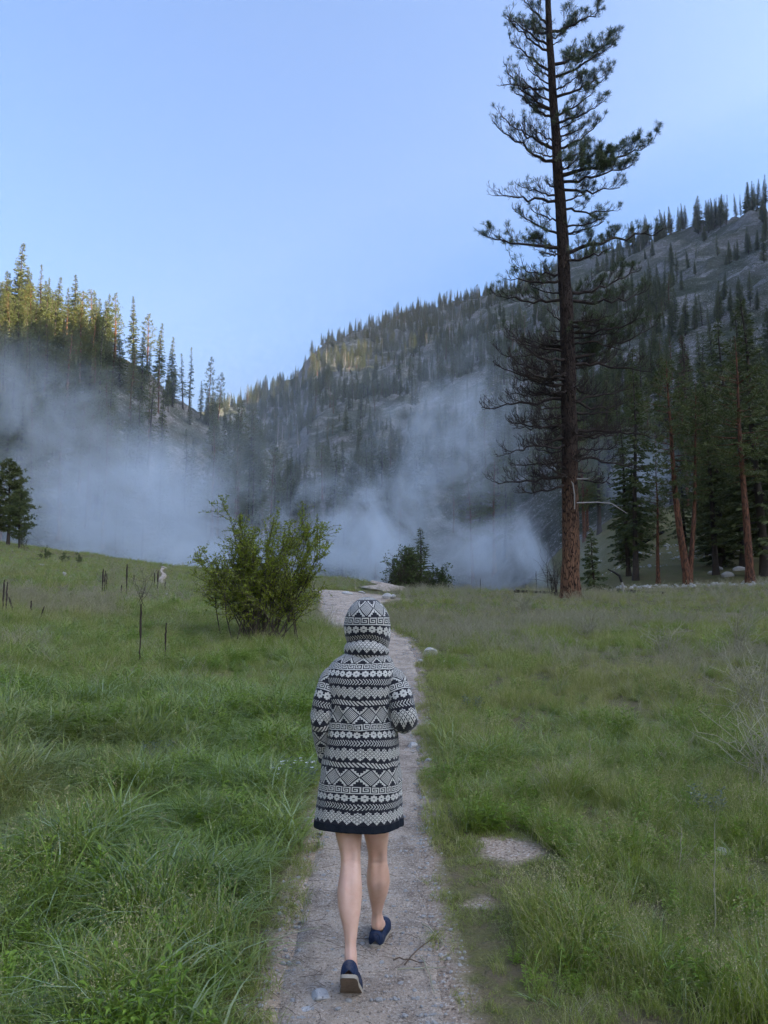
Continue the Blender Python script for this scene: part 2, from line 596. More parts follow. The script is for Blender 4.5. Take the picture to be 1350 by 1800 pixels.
def conifer(seed, H=20.0, crown0=0.15, W=3.0, style='fir', density=1.0, dead_top=0.0, sparse=0.0, lean=0.0):
    g = np.random.default_rng(seed)
    tr = MB(); cr = MB()
    zz = np.linspace(0, H, 16)
    bx = lean * (1 - zz / H) ** 2 * H + 0.12 * np.sin(zz * 0.5 + g.random() * 6) * (zz / H)
    by = 0.10 * np.sin(zz * 0.45 + g.random() * 6) * (zz / H)
    r0 = 0.013 * H + 0.04
    rad = r0 * (1 - 0.93 * zz / H) * (1 + 0.5 * np.exp(-zz / 0.35))
    tube(tr, np.stack([bx, by, zz - 0.4 * (zz == 0)], 1), rad, 8)
    zb = crown0 * H; zt = H * (1 - dead_top)
    bases = []; dirs = []; lens = []; wids = []
    z = zb
    step = (0.42 if style == 'fir' else 0.55) / density
    while z < zt - 0.15:
        t = (z - zb) / (H - zb)
        if style == 'fir':
            prof = (1 - t) ** 0.85 * min(1, 0.45 + t * 5)
            nb = 6
        else:
            prof = min(1, 0.45 + t * 2.2) * (1 - t ** 2.2) ** 0.75 + 0.05
            nb = 4
        for b in range(nb):
            if g.random() < sparse:
                continue
            az = g.random() * 2 * math.pi
            L = W * prof * (0.6 + 0.55 * g.random()) + 0.15
            zi = z + (g.random() - 0.5) * step
            cx = np.interp(zi, zz, bx); cyy = np.interp(zi, zz, by)
            if style == 'fir':
                up = 0.25 * t - 0.28 * (1 - t)
                dz1, dz2 = up * L * 0.5 + 0.05 * L, up * L
            else:
                up = 0.45 * t - 0.12 * (1 - t)
                dz1, dz2 = up * L * 0.4, up * L + 0.12 * L
            ca, sa = math.cos(az), math.sin(az)
            p0 = np.array([cx, cyy, zi])
            p1 = p0 + [ca * L * 0.5, sa * L * 0.5, dz1]
            p2 = p0 + [ca * L, sa * L, dz2]
            pts = bez(p0, p1, p2, 5)
            tube(tr if style != 'fir' or b % 3 == 0 else tr, pts, np.linspace(0.012 * L + 0.012, 0.006, 5), 3)
            if style == 'fir':
                n = max(3, int(L * 6.5 * density))
                t2 = 0.12 + 0.88 * g.random(n) ** 0.8
                q = bez(p0, p1, p2, 40)[(t2 * 39).astype(int)]
                for rep in range(4):
                    side = np.where(g.random(n) < 0.5, -1, 1)
                    dv = np.stack([ca - sa * side * (0.5 + g.random(n)), sa + ca * side * (0.5 + g.random(n)), -0.25 - 0.35 * g.random(n)], 1)
                    ll = (0.30 + 0.32 * g.random(n)) * (0.55 + 0.45 * (1 - t2)) * min(1.3, 0.5 + L * 0.35)
                    bases.append(q + g.normal(size=(n, 3)) * 0.05); dirs.append(dv); lens.append(ll); wids.append(ll * (0.26 + 0.14 * g.random(n)))
            else:
                nt = max(2, int(L * 3.4 * density))
                for _ in range(nt):
                    tt = 0.35 + 0.65 * g.random()
                    c0 = bez(p0, p1, p2, 30)[int(tt * 29)] + g.normal(size=3) * [0.22, 0.22, 0.14] * min(1, L / 2)
                    n = 15
                    dv = g.normal(size=(n, 3)); dv[:, 2] += 0.55; dv[:, 0] += 0.5 * ca; dv[:, 1] += 0.5 * sa
                    bases.append(np.repeat(c0[None], n, 0) + g.normal(size=(n, 3)) * 0.03); dirs.append(dv)
                    ll = 0.20 + 0.16 * g.random(n); lens.append(ll); wids.append(ll * 0.20)
        z += step * (0.7 + 0.6 * g.random())
    if dead_top == 0:
        n = 14
        bases.append(np.stack([np.full(n, bx[-1]), np.full(n, by[-1]), H - g.random(n) * 0.7], 1))
        dv = g.normal(size=(n, 3)); dv[:, 2] = abs(dv[:, 2]) + 0.8
        dirs.append(dv); lens.append(np.full(n, 0.35)); wids.append(np.full(n, 0.07))
    else:
        for _ in range(10):
            zi = H * (1 - dead_top * g.random() * 0.9); az = g.random() * 6.28
            p0 = np.array([bx[-1], by[-1], zi])
            tube(tr, bez(p0, p0 + [math.cos(az) * 0.3, math.sin(az) * 0.3, 0], p0 + [math.cos(az) * 0.5, math.sin(az) * 0.5, 0.25], 4), 0.012, 3)
    tri_cards(cr, np.concatenate(bases), np.concatenate(dirs), np.concatenate(lens), np.concatenate(wids), g)
    return tr, cr


VAR = {}


def variant(key, H, trunk_mat, crown_mat, **kw):
    tr, cr = conifer(H=H, **kw)
    VAR[key] = (tr.mesh("trunk", [trunk_mat]), cr.mesh("crown", [crown_mat]), H)


variant('fir_a', 20, M_BARK, M_FIR, seed=11, crown0=0.08, W=2.7, style='fir')
variant('fir_b', 20, M_BARK, M_FIR, seed=12, crown0=0.16, W=2.3, style='fir')
variant('fir_c', 20, M_BARK, M_FIR, seed=13, crown0=0.05, W=3.1, style='fir', sparse=0.12)
variant('fir_thin', 20, M_BARK, M_FIR, seed=14, crown0=0.22, W=1.7, style='fir', sparse=0.3)
variant('pine_a', 18, M_REDBARK, M_PINE, seed=21, crown0=0.34, W=2.6, style='pine')
variant('pine_b', 18, M_REDBARK, M_PINE, seed=22, crown0=0.28, W=2.2, style='pine', sparse=0.1)
variant('pine_c', 18, M_REDBARK, M_PINE, seed=23, crown0=0.42, W=3.0, style='pine', dead_top=0.16)
variant('pine_lean', 18, M_REDBARK, M_PINE, seed=24, crown0=0.40, W=2.2, style='pine', lean=0.07)
variant('pine_young', 9, M_BARK, M_PINE, seed=25, crown0=0.20, W=1.9, style='pine', density=2.1)
variant('fir_young', 6, M_BARK, M_FIR, seed=26, crown0=0.03, W=1.3, style='fir', density=1.4)
variant('snag', 18, M_DEADW, M_DEADN, seed=27, crown0=0.4, W=1.0, style='fir', sparse=0.72)
variant('rusty', 18, M_BARK, M_DEADN, seed=28, crown0=0.2, W=1.5, style='fir', sparse=0.25)


_rw = np.random.default_rng(17)


def tree(key, x, y, h, rz, label, group=None, sink=0.15, name=None, z=None):
    tm, cm, H = VAR[key]
    nm = name or ('pine_tree' if key.startswith('pine') else 'dead_tree' if key in ('snag', 'rusty') else 'fir_tree')
    r = empty(nm, (x, y, (H1(x, y) if z is None else z) - sink), rz)
    s = h / H
    wv = 0.85 + 0.4 * _rw.random()
    r.scale = (s * wv, s * wv, s)
    r.rotation_euler = (_rw.normal() * 0.02, _rw.normal() * 0.02, rz)
    tag(r, label, 'tree', group)
    for pn, me in (('trunk', tm), ('crown', cm)):
        o = bpy.data.objects.new(pn, me)
        COL.objects.link(o)
        o.parent = r
    return r


# --- instanced masses (grass, far trees, grit) share one node set-up
def scatter(name, pts, rot, scl, idx, coll, tint=None):
    me = bpy.data.meshes.new(name)
    n = len(pts)
    scl3 = np.asarray(scl, float)
    if scl3.ndim == 1:
        scl3 = np.repeat(scl3[:, None], 3, 1)
    me.vertices.add(n)
    me.vertices.foreach_set('co', np.asarray(pts, np.float32).ravel())
    for nm, typ, arr in (('rot', 'FLOAT_VECTOR', rot), ('scl', 'FLOAT_VECTOR', scl3), ('idx', 'INT', idx), ('tint', 'FLOAT', np.zeros(n) if tint is None else tint)):
        at = me.attributes.new(nm, typ, 'POINT')
        at.data.foreach_set('vector' if typ == 'FLOAT_VECTOR' else 'value', np.asarray(arr, np.int32 if typ == 'INT' else np.float32).ravel())
    o = bpy.data.objects.new(name, me)
    COL.objects.link(o)
    ng = bpy.data.node_groups.new(name + "_spread", 'GeometryNodeTree')
    ng.interface.new_socket('Geometry', in_out='INPUT', socket_type='NodeSocketGeometry')
    ng.interface.new_socket('Geometry', in_out='OUTPUT', socket_type='NodeSocketGeometry')
    N = ng.nodes
    gi = N.new('NodeGroupInput'); go = N.new('NodeGroupOutput')
    ins = N.new('GeometryNodeInstanceOnPoints')
    ci = N.new('GeometryNodeCollectionInfo')
    ci.inputs['Collection'].default_value = coll
    ci.inputs['Separate Children'].default_value = True
    ci.inputs['Reset Children'].default_value = True

    def na(nm, typ):
        a = N.new('GeometryNodeInputNamedAttribute'); a.data_type = typ
        a.inputs['Name'].default_value = nm
        return a.outputs['Attribute']
    L = ng.links
    L.new(gi.outputs[0], ins.inputs['Points'])
    L.new(ci.outputs[0], ins.inputs['Instance'])
    ins.inputs['Pick Instance'].default_value = True
    L.new(na('idx', 'INT'), ins.inputs['Instance Index'])
    L.new(na('rot', 'FLOAT_VECTOR'), ins.inputs['Rotation'])
    L.new(na('scl', 'FLOAT_VECTOR'), ins.inputs['Scale'])
    L.new(ins.outputs[0], go.inputs[0])
    md = o.modifiers.new("spread", 'NODES')
    md.node_group = ng
    return o


def source_coll(name, meshes):
    """collection of source meshes in name order (not linked into the scene)"""
    c = bpy.data.collections.new(name)
    for i, me in enumerate(meshes):
        o = bpy.data.objects.new("%s_%02d" % (name, i), me)
        c.objects.link(o)
    return c


def tree_mesh(key):
    """trunk and crown joined, for the uncounted far forest"""
    tm, cm, H = VAR[key]
    bm = bmesh.new(); bm.from_mesh(tm)
    nf = len(bm.faces)
    bm.from_mesh(cm)
    for i, f in enumerate(bm.faces):
        f.material_index = 0 if i < nf else 1
    me = bpy.data.meshes.new("far_" + key); bm.to_mesh(me); bm.free()
    me.materials.append(tm.materials[0]); me.materials.append(cm.materials[0])
    return me


# --- single trees that the photograph shows plainly
def at_px(px, d):
    return place(px, d)


def named(key, px, d, top_py, label, group=None, rz=0.0, name=None):
    x, y = place(px, d)
    z0 = H1(x, y)
    s = az_slope(px, top_py)[1]
    h = CAM_Z + d * s - z0
    return tree(key, x, y, h, rz, label, group, 0.1, name)


named('pine_young', 12, 66, 808, "taller of two young pines on the grassy rise at the left edge", rz=0.4)
named('pine_young', 32, 62, 858, "shorter young pine leaning in front of its taller neighbour, left rise", rz=2.4)
named('pine_c', 1318, 48, 585, "pine with bare orange-red trunk and pale dead spike at its top", rz=1.0)
named('pine_lean', 1232, 48, 672, "pine with slim red trunk bent at the foot, middle of the grove", rz=3.3)
named('pine_lean', 1176, 47, 632, "reddish pine leaning left, its trunk close to the fallen log", rz=0.1)
named('pine_b', 1156, 50, 800, "short thin pine leaning left beside the reddish leaning pine", rz=0.6)
named('fir_b', 1262, 60, 690, "straight dark fir trunk standing on the pale stony slope", rz=1.2)
named('fir_c', 1286, 66, 560, "dark fir behind the bare red-trunked pine", rz=2.0)
named('fir_a', 1346, 52, 520, "tall dense dark fir cut by the right edge of the picture", rz=0.3)
named('fir_young', 1046, 43, 928, "small bushy young fir just right of the big pine trunk", rz=1.0)
named('fir_c', 1096, 66, 880, "short dark fir with low boughs left of the dark fallen log", rz=1.9)
named('rusty', 1218, 120, 585, "thin conifer with rusty dead needles on the shaded right slope", rz=1.0)
dark_fir = named('fir_c', 742, 54, 926, "dark conical conifer rising out of the green thicket behind the path's lip", rz=0.5)
dark_fir.scale = (dark_fir.scale[0] * 1.7, dark_fir.scale[1] * 1.7, dark_fir.scale[2])

for px, top, key, lb in [(4, 418, 'fir_c', "tallest sunlit conifer, cut by the left edge of the picture"), (24, 470, 'fir_a', "golden conifer just right of the tallest one at the left edge"),
                        (52, 462, 'fir_thin', "thin bare-topped conifer rising above the golden stand at left"), (80, 482, 'fir_c', "broad golden conifer left of the sharp-pointed one on the left crest"),
                        (113, 478, 'fir_a', "sharp-pointed golden conifer topping the middle of the left stand"), (146, 508, 'fir_c', "wide rounded golden conifer right of the sharp-pointed one"),
                        (190, 514, 'pine_b', "column-like pine standing alone at the gap in the left stand"), (222, 520, 'fir_b', "cone-shaped conifer with orange sunlit side, right of the gap"),
                        (247, 551, 'pine_b', "slim conifer leaning on the last dark tree of the left stand"), (268, 566, 'fir_b', "dark conifer ending the left stand"),
                        (293, 592, 'fir_b', "shaded pointed conifer, first one below the left stand"), (314, 622, 'fir_thin', "narrow shaded conifer between two taller ones on the left shoulder"),
                        (325, 610, 'fir_thin', "tall thin shaded conifer on the left shoulder"), (358, 628, 'pine_b', "open-crowned pine silhouetted where the left shoulder drops"),
                        (381, 655, 'pine_lean', "leaning sparse pine, last on the left shoulder"), (346, 668, 'fir_b', "short conifer at the foot of the open-crowned pine")]:
    dd = float(tab(M2, az_slope(px, 620)[0], 1)) - 6
    named(key, px, dd, top, lb, "sunlit conifers on the left crest" if px < 280 else "conifers on the left hill's shoulder", float(px))

# --- forest on the slopes: sample places, keep the ones that show largest as single trees
g = np.random.default_rng(99)
spots = []     # x, y, h, key, region


def sow(n, a0, a1, d0, d1, hh, keys, region, keep=None, mind=2.5):
    cells = {}
    cnt = 0
    for _ in range(n * 12):
        if cnt >= n:
            break
        a = math.radians(a0 + (a1 - a0) * g.random()); d = math.sqrt(d0 * d0 + (d1 * d1 - d0 * d0) * g.random())
        x, y = d * math.sin(a), d * math.cos(a)
        if keep is not None and g.random() > keep(math.degrees(a), d, x, y):
            continue
        kx, ky = int(x // mind), int(y // mind)
        if (kx, ky) in cells:
            continue
        cells[(kx, ky)] = 1
        spots.append((x, y, hh[0] + (hh[1] - hh[0]) * g.random() ** 1.2, keys[int(g.random() * len(keys))], region))
        cnt += 1


FIRS = ['fir_a', 'fir_b', 'fir_c', 'fir_thin', 'fir_a', 'fir_c']
MIXED = ['fir_a', 'fir_b', 'fir_c', 'pine_a', 'pine_b', 'fir_thin']


def ridge_line(n, T, a0, a1, off0, off1, hh, keys, region):
    for i in range(n):
        a = a0 + (a1 - a0) * g.random()
        d = float(tab(T, a, 1)) + off0 + (off1 - off0) * g.random()
        r = math.radians(a)
        spots.append((d * math.sin(r), d * math.cos(r), hh[0] + (hh[1] - hh[0]) * g.random(), keys[int(g.random() * len(keys))], region))


# sunlit stand on the left hill, then its thinning shoulder
ridge_line(96, M2, -30, -20.3, -38, 14, (14, 24), ['fir_a', 'fir_c', 'pine_a', 'fir_b', 'fir_c'], 'left_crest')
ridge_line(8, M2, -20.5, -14.5, -30, -8, (10, 16), ['fir_b', 'fir_c', 'fir_a'], 'left_shoulder')
ridge_line(8, M2, -14.5, -10, -26, -6, (8, 13), ['fir_b', 'fir_c', 'fir_a'], 'left_shoulder')
sow(120, -30, -9, 120, 232, (14, 24), MIXED, 'left_slope', lambda a, d, x, y: 0.5 + 0.5 * vnoise(np.array([x / 30]), np.array([y / 30]))[0] + (0.3 if a < -20 else 0), 5)
ridge_line(80, M2, -48, -30, -38, 14, (14, 24), ['fir_a', 'fir_c', 'pine_a', 'fir_b'], 'far')
sow(110, -48, -30, 120, 232, (14, 24), MIXED, 'far', None, 5)
sow(90, 30, 42, 60, 260, (10, 20), MIXED, 'far', None, 5)
# crest of the right-hand ridge
ridge_line(60, M1, 18.5, 27.5, -16, 6, (15, 24), FIRS, 'right_crest')
# shaded forest on the right slope
sow(24, 16.2, 30, 52, 85, (10, 18), MIXED, 'right_grove', None, 4)
sow(34, 14.5, 30, 85, 135, (11, 20), MIXED, 'right_slope', None, 5)
sow(80, 9, 30, 135, 250, (9, 19), FIRS, 'right_slope', lambda a, d, x, y: np.clip(1.25 - (d - 135) / 220 + 0.7 * vnoise(np.array([x / 35]), np.array([y / 35]))[0], 0.05, 1), 5)
sow(170, 8, 30, 250, 520, (8, 17), FIRS, 'right_upper', lambda a, d, x, y: np.clip(0.40 + 0.9 * vnoise(np.array([x / 40]), np.array([y / 40]))[0] - max(0, (d - 430) / 300), 0.03, 1), 5)
# wood along the creek and the foot of the middle mountain, in the steam
sow(70, -13, 9, 120, 260, (13, 24), MIXED, 'creek_wood', lambda a, d, x, y: 0.45 + 0.5 * vnoise(np.array([x / 30]), np.array([y / 30]))[0], 6)
# middle mountain
sow(2900, -13, 21, 240, 800, (4, 17), FIRS + ['fir_b', 'pine_b', 'snag'], 'far', lambda a, d, x, y: np.clip(0.60 + 1.3 * vnoise(np.array([x / 55]), np.array([y / 55]))[0] - (0.35 if (a < -1 and d > 600) else 0), 0.05, 1), 3.5)
for i in range(15):
    ac = -13 + 34 * (i + g.random()) / 15
    ridge_line(int(5 + 11 * g.random()), M1, ac - 0.8, ac + 0.8, -14, 5, (4, 15), FIRS + ['snag', 'pine_b'], 'far')
ridge_line(50, M1, -13, 21, -14, 3, (3, 9), FIRS, 'far')

LBL = {
    'left_crest': ("sunlit golden-green conifer in the stand on the left hill's crest", "sunlit conifers on the left crest"),
    'left_shoulder': ("slim shaded conifer standing against the sky where the left hill drops", "conifers on the left hill's shoulder"),
    'left_slope': ("shaded conifer on the steaming flank of the left hill", "conifers on the flank of the left hill"),
    'right_crest': ("small sun-tipped conifer on the skyline of the right-hand ridge", "conifers along the right ridge skyline"),
    'right_grove': ("dark conifer in the grove on the stony ground right of the big pine", "conifers in the grove right of the big pine"),
    'right_slope': ("tall dark green conifer on the lower shaded slope at right", "conifers on the lower right slope"),
    'right_upper': ("small dark conifer among grey scree high on the right slope", "conifers high on the right slope"),
    'creek_wood': ("grey-green conifer half veiled by steam at the middle mountain's foot", "conifers at the foot of the middle mountain"),
}
vis = []
_sx = np.array([s[0] for s in spots]); _sy = np.array([s[1] for s in spots]); _sz = height(_sx, _sy)
_az = np.degrees(np.arctan2(_sx, _sy)); _d = np.hypot(_sx, _sy)
_ht = np.array([s[2] for s in spots])
_app = np.where(np.abs(_az) < 28.0, _ht / _d, 0)
_ok = np.array([s[4] in LBL for s in spots])
order = np.argsort(-(_app * _ok))
solo = set(order[:266].tolist())
rest = {}
for i, (x, y, h, key, region) in enumerate(spots):
    if i in solo and _app[i] > 0:
        lb, gr = LBL[region]
        tree(key, x, y, h, float(g.random() * 6.28), lb, gr, 0.2, 'conifer_tree', float(_sz[i]))
    else:
        rest.setdefault(0, []).append((x, y, _sz[i] - 0.2, h / VAR[key][2], key))
_keys = ['fir_a', 'fir_b', 'fir_c', 'fir_thin', 'pine_a', 'pine_b', 'snag', 'rusty']
FAR = source_coll("far_conifer", [tree_mesh(q) for q in _keys])
rr = rest[0]
n = len(rr)
rot = np.zeros((n, 3)); rot[:, 2] = g.random(n) * 6.28; rot[:, :2] = g.normal(size=(n, 2)) * 0.045
sv_ = np.array([r[3] for r in rr])[:, None] * np.stack([0.75 + 0.7 * g.random(n)] * 2 + [np.ones(n)], 1)
tag(scatter("far_forest", [r[:3] for r in rr], rot, sv_, [_keys.index(r[4]) for r in rr], FAR),
    "uncounted small conifers scattered over the far mountain", "forest", kind='stuff')

# ------------------------------------------------------------------ the big old pine
k = NT("furrowed_bark")
v = k.mapping(k.obj(), (1.0, 1.0, 0.22))
wv = k.n('VectorMath', operation='ADD'); k.l(v, wv.inputs[0])
nn = k.n('TexNoise'); nn.inputs['Scale'].default_value = 7; nn.inputs['Detail'].default_value = 4; k.l(v, nn.inputs['Vector'])
sc_ = k.n('VectorMath', operation='SCALE'); sc_.inputs['Scale'].default_value = 0.16; k.l(nn.outputs['Color'], sc_.inputs[0]); k.l(sc_.outputs[0], wv.inputs[1])
vor = k.n('TexVoronoi', feature='DISTANCE_TO_EDGE'); vor.inputs['Scale'].default_value = 13.0
k.l(wv.outputs[0], vor.inputs['Vector'])
n2 = k.noise(11, 6, v, 0.65); n3 = k.noise(38, 4, k.obj(), 0.6)
crack = k.ramp(k.math('ADD', k.math('MULTIPLY', vor.outputs['Distance'], 1.6), k.math('MULTIPLY', n2, 0.55)), [(0.26, 0), (0.50, 1)])
plate = k.mix(n3, (0.10, 0.055, 0.036), (0.36, 0.19, 0.11))
zsep = k.n('SeparateXYZ'); k.l(k.obj(), zsep.inputs[0])
up = k.ramp(k.math('ADD', k.math('DIVIDE', zsep.outputs['Z'], 20.0), k.math('MULTIPLY', n2, 0.15)), [(0.14, 0), (0.40, 1)])
plate = k.mix(up, plate, k.mix(n3, (0.026, 0.021, 0.019), (0.095, 0.066, 0.052)))
c = k.mix(crack, (0.018, 0.013, 0.011), plate)
M_OLDBARK = k.surf(c, 0.92, 0.12, k.bump(k.math('ADD', crack, k.math('MULTIPLY', n3, 0.4)), 1.0, 0.07))
M_TWIG = simple("dark_twig", (0.055, 0.042, 0.036), 0.9, 0.1, 0.3, 10)
M_TUFT = foliage("long_needles", (0.050, 0.078, 0.028), (0.105, 0.125, 0.045), 0.45, 0.4, 0.2)

PD = 33.0
tx, ty = place(1003, PD)
TY = ty


def pl(px, py, dy=0.0):
    r = ray(px, py); s = (TY + dy) / r[1]
    return np.array([r[0] * s, TY + dy, CAM_Z + r[2] * s])


_tpy = np.array([1052, 1040, 1000, 900, 750, 600, 480, 350, 200, 60, -60, -160, -230])
_tpx = np.array([1003, 1003, 1002.5, 1003, 1001, 998, 992, 985, 974, 965, 961, 956, 952])
_tw = np.array([40, 35, 30, 28, 27, 24.5, 22, 19, 15.5, 12, 8.5, 4.5, 1.2])
base = pl(1003, 1052); base[2] = H1(base[0], base[1])
old = empty("pine_tree", tuple(base))
tag(old, "tall old pine with furrowed trunk and half-bare upswept branches, right of the path", "tree")
qpy = np.concatenate([np.linspace(1056, 1030, 8), np.linspace(1020, -230, 110)])
cpts = np.array([pl(np.interp(-p, -_tpy, _tpx), p) for p in qpy])
crad = np.interp(-qpy, -_tpy, _tw) / 2 * TY / FPX
cpts[:, 0] += 0.03 * fbm(qpy / 60, qpy * 0 + 3, 2)
SID = 28
th = np.arange(SID) / SID
jit = 1 + 0.10 * fbm(np.repeat(th[None] * 14, len(qpy), 0), np.repeat(qpy[:, None] / 26, SID, 1), 3, True) * np.clip(crad[:, None] / 0.3, 0.2, 1)
tmb = MB()
tube(tmb, cpts - base, crad, SID, jitter=jit)
tmb.build("trunk", [M_OLDBARK], old, smooth=True)

bmb = MB(); nmb = MB(); dmb = MB()
gp = np.random.default_rng(5)
tuft_c = []; tuft_d = []


def trunk_at(py):
    i = np.argmin(abs(qpy - py))
    return cpts[i], crad[i]


def shoot(p0, d0, L, r, level, needle, curl=0.7):
    """one upward-curling shoot with its own side shoots"""
    d0 = d0 / np.linalg.norm(d0)
    mid = p0 + d0 * L * 0.55
    end = p0 + d0 * L * 0.85 + np.array([0, 0, L * curl * (0.35 + 0.4 * gp.random())])
    n = 6 if level < 2 else 4
    pts = bez(p0, mid, end, n)
    if L > 0.35:
        pts[1:-1] += gp.normal(size=(n - 2, 3)) * 0.028 * L
    tube(bmb, pts - base, np.linspace(r, max(0.0075, r * 0.45), n), 4 if level < 2 else 3)
    tdir = pts[-1] - pts[-2]
    if gp.random() < needle:
        tuft_c.append(pts[-1]); tuft_d.append(tdir)
        if gp.random() < 0.4:
            tuft_c.append(lerp(pts[-2], pts[-1], 0.4)); tuft_d.append(tdir)
    if level >= 3 or L < 0.22:
        return
    m = int(L * (6.5 if level == 1 else 6.0)) + 1
    for i in range(m):
        t = 0.2 + 0.75 * (i + gp.random()) / m
        f = t * (n - 1); i0 = min(int(f), n - 2)
        q = lerp(pts[i0], pts[i0 + 1], f - i0)
        tan = pts[i0 + 1] - pts[i0]; tan /= np.linalg.norm(tan)
        s = np.cross(tan, gp.normal(size=3)); s /= np.linalg.norm(s)
        nd = tan * 0.75 + s * 0.75 + np.array([0, 0, 0.12])
        shoot(q, nd, L * (0.34 + 0.25 * gp.random()) * (1.1 - 0.4 * t), r * 0.55, level + 1, needle)


def limb(py, tip_px, tip_py, dy, needle, sag=0.0, r=None, thick=1.0, bare=0.12, dens=1.0):
    c, tr = trunk_at(py)
    tip = pl(tip_px, tip_py, dy)
    v = tip - c
    L = np.linalg.norm(v)
    mid = c + v * 0.5 + np.array([0, 0, -sag * L])
    n = 12
    pts = bez(c, mid, tip, n)
    pts[2:-1] += gp.normal(size=(n - 3, 3)) * 0.022 * L * np.array([0.5, 1, 0.8])
    r0 = r or (0.017 * L + 0.022) * thick
    tube(bmb, pts - base, np.linspace(r0, 0.012, n), 6)
    if gp.random() < needle:
        tuft_c.append(pts[-1]); tuft_d.append(pts[-1] - pts[-2])
    m = int(L * 6.0 * dens)
    for i in range(m):
        t = bare + (1 - bare) * (i + gp.random()) / m
        f = t * (n - 1); i0 = min(int(f), n - 2)
        q = lerp(pts[i0], pts[i0 + 1], f - i0)
        tan = pts[i0 + 1] - pts[i0]; tan /= np.linalg.norm(tan)
        s = np.cross(tan, [0, 0, 1.0]); s /= np.linalg.norm(s) + 1e-9
        sg = 1 if gp.random() < 0.5 else -1
        nd = tan * 0.8 + s * sg * (0.25 + 0.7 * gp.random()) + np.array([0, 0, -0.15 + 0.5 * gp.random()])
        shoot(q, nd, (0.32 + 0.55 * gp.random()) * min(1.25, 0.5 + L * 0.22) * (1.1 - 0.45 * t), 0.011 + 0.006 * (1 - t), 1, needle, 0.8)


EXPL = [  # start row, tip column, tip row, depth offset, needles, sag
    (832, 866, 846, 0.4, 0.0, 0.04), (772, 884, 800, -0.6, 0.0, -0.02), (740, 905, 752, -1.0, 0.0, 0.05), (698, 846, 716, 0.3, 0.0, 0.03), (672, 872, 640, 0.5, 0.02, 0.16),
    (648, 880, 622, -0.7, 0.03, 0.17), (610, 893, 590, 0.9, 0.05, 0.15), (806, 1122, 826, 0.5, 0.0, -0.04), (752, 1158, 766, 0.2, 0.03, -0.02), (716, 1108, 684, 0.9, 0.02, 0.0),
    (640, 1142, 654, -0.4, 0.1, -0.07), (628, 1152, 572, 0.3, 0.55, 0.14), (580, 1130, 560, -0.8, 0.45, 0.12), (530, 1136, 512, -0.2, 0.45, 0.15), (512, 1120, 478, 0.8, 0.6, 0.12),
    (530, 872, 520, 0.4, 0.25, 0.08), (498, 890, 490, -0.8, 0.35, 0.08), (448, 1166, 402, 0.2, 0.55, -0.02), (440, 846, 412, -0.2, 0.6, 0.10), (412, 905, 372, 0.6, 0.2, 0.12),
    (352, 866, 344, 0.3, 0.06, -0.03), (372, 1080, 370, -0.5, 0.3, 0.10), (330, 1090, 330, 0.5, 0.4, 0.12), (312, 1144, 252, 0.1, 0.95, 0.10), (318, 1112, 290, -0.8, 0.9, 0.08),
    (286, 866, 212, 0.2, 0.10, 0.16), (262, 880, 204, -0.5, 0.15, 0.15), (258, 1055, 214, 0.4, 0.5, 0.14), (220, 1062, 178, -0.5, 0.7, 0.12), (190, 892, 128, 0.4, 0.2, 0.18),
    (165, 880, 150, -0.3, 0.1, -0.04), (172, 1072, 128, 0.3, 0.75, 0.10), (140, 1078, 78, -0.4, 0.8, 0.12), (118, 1082, 70, 0.3, 0.85, 0.12), (130, 895, 66, 0.2, 0.3, 0.16),
    (86, 893, 34, -0.3, 0.45, 0.14), (60, 1060, 16, 0.3, 0.8, 0.10), (40, 915, -10, 0.3, 0.4, 0.12),
]
for py, a, b, dy, nd, sg in EXPL:
    limb(py, a, b, dy, nd * 0.62 if nd < 0.9 else 0.8, sg)
for i in range(104):
    py = 850 - (850 + 200) * (i + gp.random()) / 104
    if gp.random() < 0.30 + 0.5 * math.sin(py / 19.0 + 1.3 * math.sin(py / 57.0)):      # whorls with gaps between
        continue
    side = -1 if gp.random() < 0.5 else 1
    lim = np.interp(py, [-220, -100, 100, 350, 600, 850], [14, 55, 92, 88, 105, 90])
    dx = side * lim * (0.20 + 0.72 * gp.random() ** 1.3)
    dyy = gp.normal() * 1.1 * (1 if py > 100 else 0.7)
    rise = np.interp(py, [-200, 200, 500, 850], [62, 46, 16, -12]) * (0.5 + 0.7 * gp.random())
    nd = np.interp(py, [0, 300, 480, 600, 660, 900], [0.55, 0.42, 0.28, 0.12, 0.02, 0.0]) * (1.1 if side > 0 else 0.45)
    cx = np.interp(-py, -_tpy, _tpx)
    limb(py, cx + dx, py - rise * abs(dx) / 70, dyy, nd, 0.12, dens=0.75)
for i in range(42):      # the bare lower whorls, twisted and twiggy
    py = 560 + 290 * (i + gp.random()) / 42
    side = -1 if gp.random() < 0.62 else 1
    dx = side * (28 + 78 * gp.random())
    limb(py, np.interp(-py, -_tpy, _tpx) + dx, py + gp.normal() * 16 - 4, gp.normal() * 1.3, 0.0, 0.12 * gp.normal() + 0.08, bare=0.2, dens=1.15)
bmb.build("branches", [M_TWIG], old)
# long-needled tufts at the shoot ends
TC = np.array(tuft_c); TD = np.array(tuft_d); TD /= np.linalg.norm(TD, axis=1)[:, None]
for rep in range(26):
    n = len(TC)
    dv = TD * 0.75 + gp.normal(size=(n, 3)) * 0.62
    L = 0.14 + 0.11 * gp.random(n)
    tri_cards(nmb, TC - base + gp.normal(size=(n, 3)) * 0.018, dv, L, 0.0115, gp)
nmb.build("needles", [M_TUFT], old)
